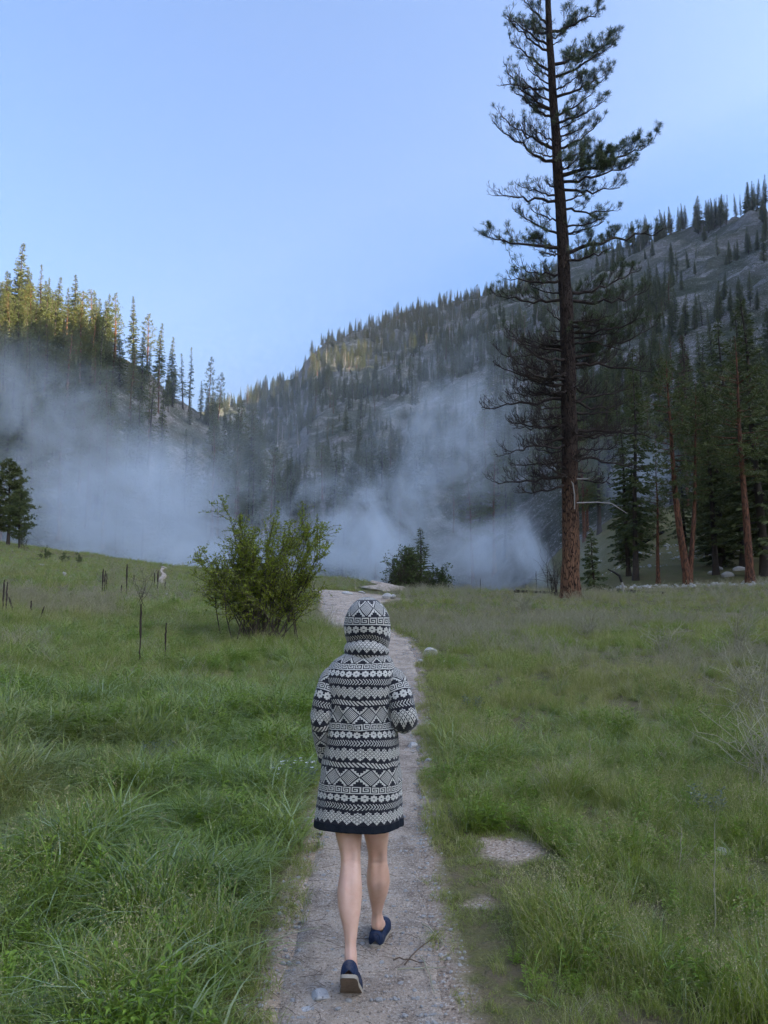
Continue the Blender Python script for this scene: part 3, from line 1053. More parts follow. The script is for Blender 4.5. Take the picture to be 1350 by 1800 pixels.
# pale dead stubs low on the trunk
for pts in ([(1014, 884), (1050, 883), (1075, 885), (1092, 896), (1103, 903)], [(1014, 842), (1030, 842), (1036, 840)]):
    tube(dmb, np.array([pl(a, b, -0.4) for a, b in pts]) - base, np.linspace(0.035, 0.012, len(pts)), 5)
tube(dmb, np.array([pl(a, b, -0.4) for a, b in [(1010, 895), (1010, 870), (1007, 850), (1004, 846)]]) - base, [0.02, 0.03, 0.03, 0.015], 5)
dmb.build("dead_branch", [M_DEADW], old)
# ------------------------------------------------------------------ meadow plants
M_LUSH = foliage("lush_grass", (0.145, 0.240, 0.020), (0.325, 0.440, 0.070), 0.34, 0.6, 0.42, dry=(0.32, 0.31, 0.12), pale=(0.37, 0.47, 0.26))
M_FINE = foliage("fine_grass", (0.165, 0.240, 0.018), (0.330, 0.410, 0.055), 0.45, 0.5, 0.42, dry=(0.37, 0.33, 0.12), pale=(0.45, 0.44, 0.22))
M_FORB = foliage("leafy_weed", (0.150, 0.265, 0.016), (0.290, 0.420, 0.040), 0.45, 0.5, 0.42, dry=(0.25, 0.29, 0.08))
M_SILVER = foliage("silvery_leaf", (0.16, 0.20, 0.15), (0.24, 0.28, 0.22), 0.6, 0.3, 0.2)
M_DRY = foliage("dry_stalk", (0.33, 0.31, 0.21), (0.50, 0.47, 0.34), 0.8, 0.2, 0.2, dry=(0.38, 0.34, 0.20))
M_SEED = foliage("seed_head", (0.34, 0.31, 0.15), (0.46, 0.42, 0.22), 0.7, 0.2, 0.15)


def blades(mb, n, g, h, spread, width, bend, mat=0, seg=4, fan=0.55):
    az = g.random(n) * 6.283
    r = spread * np.sqrt(g.random(n)); a2 = g.random(n) * 6.283
    bx, by = r * np.cos(a2), r * np.sin(a2)
    L = h[0] + (h[1] - h[0]) * g.random(n)
    W = width * (0.6 + 0.8 * g.random(n))
    lean = fan * (0.25 + 0.9 * g.random(n)); bd = bend * (0.3 + g.random(n) * 1.2)
    t = np.linspace(0, 1, seg + 1)[None]
    out = L[:, None] * (np.sin(lean)[:, None] * t + bd[:, None] * t ** 2.4 * 0.75)
    upz = L[:, None] * (np.cos(lean)[:, None] * t - bd[:, None] * 0.55 * t ** 2.6)
    upz = np.maximum(upz, 0.015 * t)
    cx = bx[:, None] + out * np.cos(az)[:, None]; cy_ = by[:, None] + out * np.sin(az)[:, None]
    tw = az + 1.57 + g.normal(size=n) * 0.5
    wid = W[:, None] * 0.5 * np.where(t < 0.15, 0.75, (1 - t ** 2.2)) + 0.0004
    sx = np.cos(tw)[:, None] * wid; sy = np.sin(tw)[:, None] * wid
    Lf = np.stack([cx - sx, cy_ - sy, upz], -1); Rt = np.stack([cx + sx, cy_ + sy, upz], -1)
    V = np.stack([Lf, Rt], 2).reshape(n, -1, 3)
    m = 2 * (seg + 1)
    b = np.arange(n)[:, None, None] * m; s = np.arange(seg)[None, :, None] * 2
    F = (b + s + np.array([0, 1, 3, 2])[None, None]).reshape(-1, 4)
    mb.add(V.reshape(-1, 3), F, mat)
    return np.stack([cx[:, -1], cy_[:, -1], upz[:, -1]], 1)


def leaf_rosette(mb, n, g, L, W, height_, mat=0):
    """upright stems with lance-shaped leaves"""
    for _ in range(n):
        a = g.random() * 6.283; r = 0.10 * math.sqrt(g.random())
        p0 = np.array([r * math.cos(a), r * math.sin(a), 0]); H_ = height_ * (0.5 + 0.6 * g.random())
        top = p0 + [0.25 * H_ * math.cos(a), 0.25 * H_ * math.sin(a), H_]
        tube(mb, np.array([p0, (p0 + top) / 2, top]), 0.0018, 3, mat)
        k_ = 11
        for i in range(k_):
            t = 0.15 + 0.85 * i / (k_ - 1)
            q = lerp(p0, top, t); b = i * 2.4 + g.random()
            dv = np.array([math.cos(b), math.sin(b), 0.75 - 0.5 * (1 - t)]); dv /= np.linalg.norm(dv)
            ll = L * (0.6 + 0.6 * g.random()) * (1.1 - 0.5 * t)
            s = np.array([-math.sin(b), math.cos(b), 0])
            mid = q + dv * ll * 0.5; tip = q + dv * ll * 0.9 + np.array([0, 0, -0.25 * ll])
            w = W * (0.7 + 0.5 * g.random()) / 2
            mb.add([q, mid + s * w, tip, mid - s * w], [[0, 1, 2], [0, 2, 3]], mat)


gm = np.random.default_rng(41)
SRC = []
for i in range(4):            # 0-3 lush long grass
    mb = MB(); blades(mb, 36, gm, (0.18, 0.44), 0.085, 0.0088, 0.85, fan=0.55)
    SRC.append(mb.mesh("lush_tuft", [M_LUSH]))
for i in range(4):            # 4-7 fine grass with seed heads
    mb = MB(); blades(mb, 46, gm, (0.12, 0.28), 0.10, 0.0034, 0.45, fan=0.38)
    tips = blades(mb, 9, gm, (0.26, 0.40), 0.09, 0.0016, 0.2, fan=0.25)
    q = np.repeat(tips, 5, 0) + gm.normal(size=(45, 3)) * [0.008, 0.008, 0.018]
    tri_cards(mb, q, gm.normal(size=(45, 3)) + [0, 0, 0.5], 0.011, 0.005, gm, 1)
    SRC.append(mb.mesh("fine_tuft", [M_FINE, M_SEED]))
for i in range(3):            # 8-10 leafy weeds
    mb = MB(); leaf_rosette(mb, 11, gm, 0.085, 0.020, 0.26)
    SRC.append(mb.mesh("weed_tuft", [M_FORB]))
for i in range(3):            # 11-13 short turf
    mb = MB(); blades(mb, 60, gm, (0.035, 0.11), 0.11, 0.0035, 0.5, fan=0.7, seg=3)
    leaf_rosette(mb, 3, gm, 0.022, 0.009, 0.05)
    SRC.append(mb.mesh("turf_tuft", [M_FINE]))
for i in range(4):            # 14-17 dry bleached stalks
    mb = MB(); blades(mb, 20, gm, (0.25, 0.60), 0.10, 0.0030, 0.55, fan=0.65)
    for _ in range(5):
        a = gm.random() * 6.28; h_ = 0.3 + 0.3 * gm.random()
        pts = bez([0, 0, 0], [0.1 * math.cos(a), 0.1 * math.sin(a), h_ * 0.7], [0.26 * math.cos(a), 0.26 * math.sin(a), h_], 4)
        tube(mb, pts, 0.0022, 3)
        for _ in range(4):
            b = gm.random() * 6.28
            tube(mb, np.array([pts[2], pts[2] + [0.06 * math.cos(b), 0.06 * math.sin(b), 0.08]]), 0.0014, 3)
    SRC.append(mb.mesh("dry_tuft", [M_DRY]))
MEADOW = source_coll("meadow_tuft", SRC)


def sow_points(n, d0, d1, half_az, power=1.0):
    a = np.radians((gm.random(n) * 2 - 1) * half_az)
    d = (d0 ** (2 * power) + (d1 ** (2 * power) - d0 ** (2 * power)) * gm.random(n)) ** (1 / (2 * power))
    return d * np.sin(a), d * np.cos(a)


def near_bare(X, Y):
    m = np.zeros(len(X), bool)
    for bx, by, rx, ry in BARE:
        m |= ((X - bx) / (rx + 0.10)) ** 2 + ((Y - by + 0.22) / (ry + 0.34)) ** 2 < 1
    return m


def in_bare(X, Y):
    m = np.zeros(len(X), bool)
    for bx, by, rx, ry in BARE:
        m |= ((X - bx) / rx) ** 2 + ((Y - by) / ry) ** 2 < 0.75 + 0.9 * vnoise(X * 8, Y * 8)
    return m


def make_meadow(name, label, n, d0, d1, scale, half=36):
    X, Y = sow_points(n, d0, d1, half)
    pd = path_dist(X, Y)
    edge = 0.13 * fbm(X * 3, Y * 3, 4) - 0.02 - 0.0012 * np.hypot(X, Y)
    ok = (pd > edge) & ~in_bare(X, Y)
    a = np.degrees(np.arctan2(X, Y)); d = np.hypot(X, Y)
    ok &= d < tab(CREST, a, 1) + 4
    thin = (fbm(X / 0.7, Y / 0.7 + 7, 3) < -0.26) & (X > np.interp(Y, PATH_C[:, 1], PATH_C[:, 0]))
    ok &= ~(thin & (gm.random(len(X)) < 0.75))
    X, Y, pd, a, d = X[ok], Y[ok], pd[ok], a[ok], d[ok]
    n = len(X)
    right = np.where(pd == pd, X > np.interp(Y, PATH_C[:, 1], PATH_C[:, 0]), False)
    big = fbm(X / 2.6 + 3, Y / 2.6, 3); sm = fbm(X / 0.7, Y / 0.7 + 7, 3)
    u = gm.random(n)
    idx = np.where(right, 4 + gm.integers(0, 4, n), gm.integers(0, 4, n))
    # the two sides mingle in patches
    sw = gm.random(n) < np.where(right, np.where(big > 0.12, 0.55, 0.12) * (d < 9) + 0.12 * (d >= 9), np.where(d > 10, 0.75, np.where(big < -0.25, 0.5, 0.12)))
    idx = np.where(sw, np.where(right, gm.integers(0, 4, n), 4 + gm.integers(0, 4, n)), idx)
    forb = (gm.random(n) < np.where(right, 0.035, 0.05) + 0.26 * (sm > 0.24) * np.where(right, 0.4, 1.0)) & (d < 30)
    idx = np.where(forb, 8 + gm.integers(0, 3, n), idx)
    short = (gm.random(n) < np.clip(1.15 - pd / np.where(right, 0.42, 0.30), 0, 1)) | ((gm.random(n) < 0.75) & right & (sm < -0.28))
    short |= near_bare(X, Y)
    idx = np.where(short, 11 + gm.integers(0, 3, n), idx)
    dryp = np.clip(0.012 * (d > 6) + 0.55 * (fbm(X / 4 + 31, Y / 2.6, 3) > 0.12) * np.clip((d - 8) / 8, 0, 1) * np.where(right, 1.0, 0.75) + 0.42 * np.clip((d - 24) / 6, 0, 1) * right + 0.02 * right * (d < 9), 0, 0.7)
    hill = (~right) & (d > 42)
    dryp = np.where(hill, 0.10, dryp)
    dry = (gm.random(n) < dryp) & ~short
    idx = np.where(dry, 14 + gm.integers(0, 4, n), idx)
    s = scale * (0.60 + 0.7 * gm.random(n)) * (1 + 0.30 * big) * np.clip(1 + 0.75 * fbm(X / 0.45 + 21, Y / 0.45, 2), 0.5, 1.6) * np.where(right, 0.86, 0.95)
    s *= np.where((idx >= 11) & (idx < 14), 0.85, 1.0) * np.where(idx >= 14, np.where(d > 10, 0.9, 0.6), 1.0)
    s *= np.where(right & (idx < 4), 0.80, 1.0)
    s *= np.where(d > 42, 0.75, 1.0)
    rot = np.zeros((n, 3)); rot[:, 2] = u * 6.283
    rot[:, 0] = gm.normal(size=n) * 0.13; rot[:, 1] = gm.normal(size=n) * 0.13
    # long grass by the path lies over, combed towards one side in swathes
    rot[:, 0] += np.where(~right & (d < 9), 0.25 * fbm(X / 1.3 + 11, Y / 1.3, 2), 0)
    tint = np.clip(0.04 + 0.7 * np.clip(fbm(X / 3.2 + 50, Y / 3.2, 4) + 0.08, 0, 1) + 0.35 * gm.random(n) ** 2 + np.where(right, 0.04, 0.0) + 0.25 * np.clip(0.25 - pd, 0, 0.25) * 4, 0, 0.9)
    Z = height(X, Y) - 0.01
    return tag(scatter(name, np.stack([X, Y, Z], 1), rot, s, idx, MEADOW, tint), label, "grass", kind='stuff')


make_meadow("grass", "green meadow grass and weeds beside the trodden path", 12500, 2.3, 8.5, 0.80, 42)
make_meadow("grass", "green and bleached meadow grass of the middle ground", 28000, 8.5, 22, 0.70, 36)
make_meadow("grass", "rough grass out to the lip of the meadow", 52000, 22, 80, 0.75, 34)

# ------------------------------------------------------------------ the leafy shrub left of the path
M_LEAF = foliage("shrub_leaf", (0.210, 0.265, 0.018), (0.390, 0.420, 0.048), 0.45, 0.5, 0.5)
M_STEM = simple("shrub_stem", (0.085, 0.066, 0.052), 0.85, 0.2, 0.3, 12)


M_DARKLEAF = foliage("dark_leaf", (0.060, 0.095, 0.026), (0.120, 0.155, 0.045), 0.6, 0.3, 0.3)


def shrub(name, px, py, label, H_, W_, nstem, nleaf, seed, leaf=0.042, spikes=(), group=None, d=None, leaf_mat=None):
    gs = np.random.default_rng(seed)
    x, y = hit(px, py) if d is None else place(px, d)
    r = tag(empty(name, (x, y, H1(x, y) - 0.03)), label, "shrub", group)
    sb = MB(); lb = MB()
    segs = []

    def grow_stem(p0, p2, r0, lvl):
        mid = lerp(p0, p2, 0.5) + gs.normal(size=3) * 0.06 * np.linalg.norm(p2 - p0) + [0, 0, 0.10 * np.linalg.norm(p2 - p0)]
        n_ = 7 if lvl == 0 else 4
        P_ = bez(p0, mid, p2, n_)
        P_[1:-1] += gs.normal(size=(n_ - 2, 3)) * 0.012
        tube(sb, P_, np.linspace(r0, 0.003, n_), 5 if lvl == 0 else 3)
        Ls = np.linalg.norm(p2 - p0)
        segs.append((P_, lvl, Ls))
        if lvl >= 2:
            return
        for i in range(int(3 + Ls * (4.5 if lvl == 0 else 5.0))):
            t = (0.22 if lvl == 0 else 0.1) + 0.75 * gs.random()
            f = t * (n_ - 1); i0 = min(int(f), n_ - 2)
            q = lerp(P_[i0], P_[i0 + 1], f - i0)
            tan = (P_[-1] - P_[0]) / Ls
            nd = tan * 0.6 + gs.normal(size=3) * 0.55 + [0, 0, 0.25]
            nd /= np.linalg.norm(nd)
            grow_stem(q, q + nd * (0.22 + 0.34 * gs.random()) * (H_ / 2.4) * (1 if lvl == 0 else 0.55), r0 * 0.45, lvl + 1)

    for i in range(nstem):
        a = gs.random() * 6.283
        b0 = np.array([0.16 * W_ * gs.normal() * 0.7, 0.10 * W_ * gs.normal() * 0.6, 0])
        if i < len(spikes):
            dx, hh = spikes[i]
            p2 = np.array([dx, gs.normal() * 0.15, hh])
        else:
            q = gs.random() ** 0.7
            p2 = np.array([math.cos(a) * W_ * 0.42 * q, math.sin(a) * W_ * 0.36 * q, H_ * (0.88 - 0.42 * q ** 2) * (0.62 + 0.38 * gs.random())])
        grow_stem(b0, p2, 0.013 * H_ / 2.4, 0)
    # leaves sit along the twigs in small bunches, thinner towards the ground
    bs = []
    wts = np.array([s_[2] * (0.45 if s_[1] == 0 else 1.0) for s_ in segs]); wts /= wts.sum()
    pick = gs.choice(len(segs), nleaf, p=wts)
    for i in pick:
        P_, lvl, Ls = segs[i]
        t = 0.35 + 0.65 * gs.random() if lvl == 0 else gs.random()
        f = t * (len(P_) - 1); i0 = min(int(f), len(P_) - 2)
        q = lerp(P_[i0], P_[i0 + 1], f - i0)
        if gs.random() < 0.20 + 1.15 * (q[2] / H_):
            bs.append(q)
    bs = np.array(bs); m = len(bs)
    for _ in range(3):
        dv = gs.normal(size=(m, 3)) * [1, 1, 0.6] + [0, 0, 0.35]; dv /= np.linalg.norm(dv, axis=1)[:, None]
        s = np.cross(dv, gs.normal(size=(m, 3))); s /= np.linalg.norm(s, axis=1)[:, None]
        L = (leaf * (0.55 + 0.7 * gs.random(m)))[:, None]
        base_ = bs + gs.normal(size=(m, 3)) * 0.012
        mid = base_ + dv * L * 0.5
        up_ = np.cross(dv, s) * L * 0.10
        V = np.stack([base_, mid + s * L * 0.27 + up_, base_ + dv * L, mid - s * L * 0.27 + up_], 1).reshape(-1, 3)
        q = np.arange(m)[:, None] * 4
        lb.add(V, np.concatenate([q + [0, 1, 2], q + [0, 2, 3]]))
    sb.build("stems", [M_STEM], r)
    lb.build("leaves", [leaf_mat or M_LEAF], r)
    return r


shrub("leafy_shrub", 458, 1128, "big many-stemmed shrub with fresh yellow-green leaves left of the path", 2.5, 2.8, 52, 19000, 71,
      spikes=[(-0.72, 2.55), (-0.60, 2.40), (0.85, 2.35), (0.80, 2.20), (1.15, 2.12), (0.95, 2.30), (-1.20, 1.85), (-1.25, 1.65), (-1.10, 1.30), (1.2, 1.9), (0.2, 2.3)])
shrub("small_shrub", 78, 1036, "roundest of three small dark shrubs in a row on the left rise", 0.85, 0.9, 12, 420, 72, 0.05, d=46, leaf_mat=M_DARKLEAF)
shrub("small_shrub", 113, 1034, "narrow middle one of three small dark shrubs on the left rise", 0.75, 0.7, 9, 260, 73, 0.05, d=46, leaf_mat=M_DARKLEAF)
shrub("small_shrub", 138, 1035, "small dark shrub nearest the tall stalks on the left rise", 0.8, 0.8, 10, 240, 74, 0.05, d=45, leaf_mat=M_DARKLEAF)
shrub("green_thicket", 716, 1028, "green thicket by the dark conical conifer beyond the path's lip", 5.0, 3.4, 40, 5200, 75, 0.15, d=50, leaf_mat=M_DARKLEAF)
shrub("green_thicket", 768, 1028, "lighter low thicket on the right of the dark conical conifer", 4.2, 2.8, 30, 3200, 76, 0.15, d=51, leaf_mat=M_DARKLEAF)
shrub("small_shrub", 40, 985, "thin grey-green bush under the two young pines at the left edge", 1.5, 1.6, 10, 160, 77, 0.06, d=60, leaf_mat=M_DARKLEAF)


def bare_bush(px, d, H_, label, seed, mat, n=16, cat="bush", w=0.7, rad=0.012):
    gs = np.random.default_rng(seed)
    x, y = place(px, d)
    mb = MB()
    for i in range(n):
        a = gs.random() * 6.283
        p2 = np.array([math.cos(a) * H_ * w * gs.random(), math.sin(a) * H_ * w * gs.random(), H_ * (0.5 + 0.5 * gs.random())])
        P_ = bez([0.1 * gs.normal(), 0.1 * gs.normal(), 0], p2 * [0.2, 0.2, 0.6], p2, 6)
        P_[1:] += gs.normal(size=(5, 3)) * 0.03 * H_
        tube(mb, P_, np.linspace(rad, rad * 0.4, 6), 4)
        for j in range(6):
            q = P_[2 + j % 4]; nd = gs.normal(size=3) * [0.5, 0.5, 0.3] + [0, 0, 0.35]
            P3_ = np.array([q, q + nd * H_ * 0.22, q + nd * H_ * 0.36 + gs.normal(size=3) * 0.05 * H_])
            tube(mb, P3_, [rad * 0.5, rad * 0.4, rad * 0.25], 3)
    o = mb.build("bare_bush", [mat])
    o.location = (x, y, H1(x, y) - 0.03)
    return tag(o, label, cat)


bare_bush(972, 34.5, 1.7, "leafless dark bush at the left foot of the big pine", 81, M_TWIG)
bare_bush(255, 20, 1.2, "wispy bare brown weed among the mullein stalks, left meadow", 82, M_TWIG, 6, "weed", 0.35, 0.005)

# ------------------------------------------------------------------ last year's mullein stalks
M_STALK = simple("dry_stalk_brown", (0.060, 0.046, 0.038), 0.9, 0.1, 0.4, 20, 0.5)


def stalk(px, py_base, py_top, label, group=None, d=None, lean=0.0, thick=1.0, name="mullein_stalk"):
    x, y = hit(px, py_base) if d is None else place(px, d)
    dd = math.hypot(x, y); z0 = H1(x, y)
    h = (CAM_Z + dd * az_slope(px, py_top)[1] - z0) * 1.08
    gs = np.random.default_rng(int(px * 7 + py_top))
    z = np.linspace(-0.05, h, 16)
    rad = 0.0080 * thick * np.where(z > h * 0.45, 1.7, 1.0) * (1 - 0.5 * np.clip((z - h * .8) / (h * .2), 0, 1)) * (0.8 + 0.4 * gs.random(16))
    mb = MB()
    tube(mb, np.stack([lean * z + 0.004 * gs.normal(size=16), 0.004 * gs.normal(size=16), z], 1), rad, 6, cap=True)
    n = 40
    zz = h * (0.45 + 0.55 * gs.random(n)); a = gs.random(n) * 6.28
    tri_cards(mb, np.stack([lean * zz, zz * 0, zz], 1), np.stack([np.cos(a), np.sin(a), a * 0 + 0.6], 1), 0.016 * thick, 0.008 * thick, gs)
    o = mb.build(name, [M_STALK])
    o.location = (x, y, z0)
    return tag(o, label, "stalk", group)


SG = "dry mullein stalks on the left meadow"
stalk(245, 1172, 1070, "tall dry mullein stalk with knobbly seed head, nearest of the left meadow's stalks", SG, thick=1.3)
stalk(290, 1165, 1100, "short broken dry stalk just right of the nearest tall mullein stalk", SG, thick=1.0)
stalk(4, 1090, 1024, "dry mullein stalk at the very left edge of the meadow", SG, thick=1.3)
stalk(10, 1085, 1028, "dry mullein stalk close beside the one at the left edge", SG, thick=1.2)
stalk(26, 1084, 1052, "dry stalk tilted to the left near the left edge", SG, lean=-0.35, thick=1.2)
stalk(54, 1084, 1058, "stubby dry stalk right of the tilted one, left meadow", SG, thick=1.2)
stalk(70, 1090, 1068, "short crooked dry stalk furthest right of the left edge stalks", SG, lean=0.3, thick=1.0)
stalk(180, 1044, 1003, "left stalk of the close trio of dark stalks in mid meadow", SG, thick=1.8)
stalk(184, 1040, 1006, "middle stalk of the close trio of dark stalks in mid meadow", SG, thick=1.6)
stalk(187, 1038, 1010, "right, shortest stalk of the close trio of dark stalks in mid meadow", SG, thick=1.5)
stalk(222, 1044, 996, "tallest lone dark stalk standing in mid meadow", SG, thick=2.0)
stalk(213, 1050, 1030, "low stub of a stalk left of the tallest lone stalk", SG, thick=1.6)
stalk(235, 1030, 1012, "farther thin stalk right of the tallest lone stalk", SG, thick=1.6)
stalk(271, 1035, 1009, "thin stalk left of the pale far path on the rise", SG, thick=1.4)
stalk(277, 1040, 1006, "dark stalk at the foot of the pale far path on the rise", SG, thick=1.9)
stalk(290, 1040, 1024, "short thin stalk right of the pale far path on the rise", SG, thick=1.4)
SG2 = "thin dark stakes along the meadow's lip"
stalk(844, 1038, 1019, "thin dark stake left of the steam at the meadow's lip", SG2, d=39, thick=1.2, name="thin_stake")
stalk(942, 1040, 1006, "tallest thin dark stake in front of the white steam", SG2, d=38, thick=1.3, name="thin_stake")
stalk(962, 1040, 1000, "thin dark stake close to the bare bush by the big pine", SG2, d=40, thick=1.2, name="thin_stake")
stalk(924, 1040, 1027, "shortest thin dark stake in front of the white steam", SG2, d=38, thick=1.2, name="thin_stake")
stalk(788, 1040, 1021, "thin rusty stake right of the thicket beyond the path", SG2, d=41, thick=1.3, name="thin_stake")

# pale dead stems arching in from the right edge
for px, d, H_, lb, sd in [(1345, 6.4, 0.75, "spray of bleached dead stems at the right edge, nearest one", 91), (1318, 9.5, 0.8, "bleached twiggy dead weed behind the nearest dead spray at right", 92),
                          (1165, 14.0, 0.75, "tangle of white dead stalks in the middle of the right meadow", 93), (1030, 17.5, 0.7, "arching white dead stalks left of the dead tangle, right meadow", 94),
                          (1290, 15.0, 0.8, "grey dead weed clump far right of the meadow", 95), (920, 24.0, 0.8, "dry pale clump in front of the steam, right of the path", 96)]:
    bare_bush(px, d, H_, lb, sd, M_DRY, 22, "dead weed", 0.9, 0.0035 + 0.0002 * d)
# slim dry stems poking out of the right-hand grass
for px, py, h, lb in [(1258, 1655, 0.52, "upright bleached stem in the grass at lower right"), (1035, 1372, 0.34, "short bleached stem in the middle of the right-hand grass"), (975, 1135, 0.7, "lone tall dry stem left of the white dead stalks, right meadow"),
                      (1195, 1540, 0.25, "thin grey stem bent over in the right-hand grass")]:
    x, y = hit(px, py)
    mb = MB(); P_ = bez([0, 0, 0], [0.01, 0, h * 0.6], [0.03, 0.02, h], 7) + gm.normal(size=(7, 3)) * [0.004, 0.004, 0]
    tube(mb, P_, np.linspace(0.0035, 0.0018, 7), 5)
    for q in P_[2:]:
        tube(mb, np.array([q, q + [0.02 * gm.normal(), 0.02 * gm.normal(), 0.025]]), 0.0015, 3)
    o = mb.build("dry_stem", [M_DRY]); o.location = (x, y, H1(x, y)); tag(o, lb, "stem")

# the silvery plant by the coat, with white flowers
M_WHITE = simple("white_petal", (0.72, 0.74, 0.72), 0.7, 0.2, 0.05)


def silver_plant(px, py, s, label, seed, flowers):
    gs = np.random.default_rng(seed)
    x, y = hit(px, py)
    r = tag(empty("silvery_plant", (x, y, H1(x, y) - 0.01)), label, "plant")
    mb = MB(); leaf_rosette(mb, 26, gs, 0.075, 0.017, 0.20)
    o = mb.build("leaves", [M_SILVER], r)
    if flowers:
        fm = MB()
        for _ in range(24):
            q = np.array([0.13 * gs.normal(), 0.12 * gs.normal(), 0.15 + 0.05 * gs.random()])
            n = 6; a = np.arange(n) * 6.283 / n + gs.random()
            tri_cards(fm, np.repeat(q[None], n, 0), np.stack([np.cos(a), np.sin(a), a * 0 + 0.3], 1), 0.017, 0.011, gs)
        fm.build("flowers", [M_WHITE], r)
    r.scale = (s, s, s)


silver_plant(527, 1382, 1.0, "silvery-leaved plant with small white flowers left of the coat", 3, True)
silver_plant(535, 1318, 0.7, "small silvery plant above the white-flowered one by the path", 4, False)
silver_plant(830, 1250, 0.9, "pale silvery plant by the path's right edge", 5, False)
silver_plant(1245, 1432, 0.9, "grey feathery sage clump on the right-hand meadow", 6, False)
silver_plant(275, 1342, 0.9, "grey-green sage clump in the left-hand grass", 7, False)

# ------------------------------------------------------------------ stones
k = NT("granite_stone")
n1 = k.noise(5, 5, k.obj(), 0.6); n2 = k.noise(70, 3, k.obj())
c = k.mix(n1, (0.30, 0.29, 0.28), (0.60, 0.585, 0.56))
c = k.mix(k.ramp(n2, [(0.58, 0), (0.70, 1)]), c, (0.14, 0.135, 0.13))
M_STONE = k.surf(c, 0.85, 0.25, k.bump(k.math('ADD', n1, k.math('MULTIPLY', n2, 0.3)), 0.6, 0.03))


def rock_mesh(seed, sx, sy, sz, sub=3, cuts=5):
    gs = np.random.default_rng(seed)
    bm = bmesh.new(); bmesh.ops.create_icosphere(bm, subdivisions=sub, radius=1.0)
    co = np.array([v_.co[:] for v_ in bm.verts])
    for _ in range(cuts + 3):
        nrm = gs.normal(size=3); nrm /= np.linalg.norm(nrm); off = 0.55 + 0.3 * gs.random()
        dd = co @ nrm
        co = co - np.maximum(dd - off, 0)[:, None] * nrm * 0.9
    co *= (1 + 0.07 * fbm(co[:, 0] * 2.2 + seed, co[:, 1] * 2.2 + co[:, 2] * 1.7, 3))[:, None]
    co *= [sx, sy, sz]
    for v_, q in zip(bm.verts, co):
        v_.co = q
    me = bpy.data.meshes.new("stone"); bm.to_mesh(me); bm.free()
    me.materials.append(M_STONE)
    return me


def stone(px, py, w_px, label, aspect=0.5, seed=0, sink=0.35, group=None):
    x, y = hit(px, py); d = math.hypot(x, y)
    w = w_px * d / FPX / 2
    o = bpy.data.objects.new("stone", rock_mesh(seed or int(px + py), w, w * 0.8, w * aspect, 3 if w_px > 14 else 2))
    COL.objects.link(o)
    lift = path_lift(d) if path_dist(np.array([x]), np.array([y]))[0] < 0 else 0
    o.location = (x, y, H1(x, y) + lift + w * aspect * (1 - 2 * sink) + 0.0)
    o.rotation_euler = (0.1, 0.05, (px * 0.37) % 6.28)
    return tag(o, label, "stone", group)


stone(563, 1748, 38, "bluish rounded stone on the path behind the raised heel", 0.55)
stone(537, 1768, 26, "flat grey stone half sunk in the path beside the bluish stone", 0.2)
stone(756, 1157, 30, "pale slab-shaped stone standing in the grass at the path's right edge", 0.6, sink=-0.05)
stone(739, 1162, 10, "little white stone left of the pale slab at the path edge", 0.6)
stone(784, 1164, 20, "flat pale stone lying right of the pale slab", 0.3)
stone(725, 1312, 24, "light angular stone on the path by the bent right elbow", 0.55)
stone(754, 1338, 14, "small pale stone in the path edge below the angular stone", 0.5)
stone(757, 1368, 18, "flat pale stone at the path's right edge level with the coat hem", 0.35)
stone(748, 1400, 12, "little buff stone on the path's right edge above the hem line", 0.4)
stone(754, 1455, 18, "pale stone on the path's right edge beside the coat hem", 0.45)
stone(820, 1204, 20, "round grey stone in the grass near the silvery plant", 0.6)
stone(680, 1054, 18, "white rock left of a pair in the grass beyond the hood", 0.7, sink=0.15)
stone(691, 1054, 14, "smaller white rock touching the one beyond the hood", 0.7, sink=0.15)
stone(610, 1046, 22, "low pale rock at the far bend of the path", 0.4)
stone(635, 1044, 18, "flat pale rock right of the one at the far bend", 0.35)
stone(1068, 1297, 28, "flat grey rock sunk in the middle of the right meadow", 0.35)
stone(1222, 1306, 22, "flat grey rock right of the sunken grey rock in the meadow", 0.35)
stone(858, 1285, 18, "low grey rock left of the sunken grey rock, near the path", 0.35)
stone(1302, 1762, 52, "pale stone glimpsed through the grass at the lower right corner", 0.6, sink=0.2)
stone(1268, 1500, 26, "grey stone hidden among stems on the right side", 0.5)
stone(12, 1775, 60, "grey-brown stone at the lower left corner", 0.35)
stone(46, 1036, 11, "pale flat rock at far left of the left rise", 0.4)
stone(42, 1042, 7, "small whitish rock just below the pale flat rock on the left rise", 0.6)
stone(93, 1018, 13, "grey rock beside the small shrubs on the left rise", 0.5)
stone(113, 1013, 7, "upright white rock behind the middle small shrub", 1.3, sink=0.1)
stone(155, 1018, 12, "dark grey rock right of the small shrubs", 0.4)
stone(70, 993, 8, "pale rock on the slope below the young pines", 0.5)
stone(76, 994, 7, "second pale rock next to the one below the young pines", 0.6)
stone(146, 1063, 6, "small white rock in the middle of the left meadow", 0.8)
stone(134, 1070, 9, "grey rock near the small white rock of the left meadow", 0.4)
stone(73, 1114, 22, "grey sunken rock in front of the left meadow's grey grass", 0.4)
stone(294, 1045, 7, "little white rock below the far pale path", 0.7)
stone(305, 1022, 12, "flat dark rock right of the far pale path", 0.3)

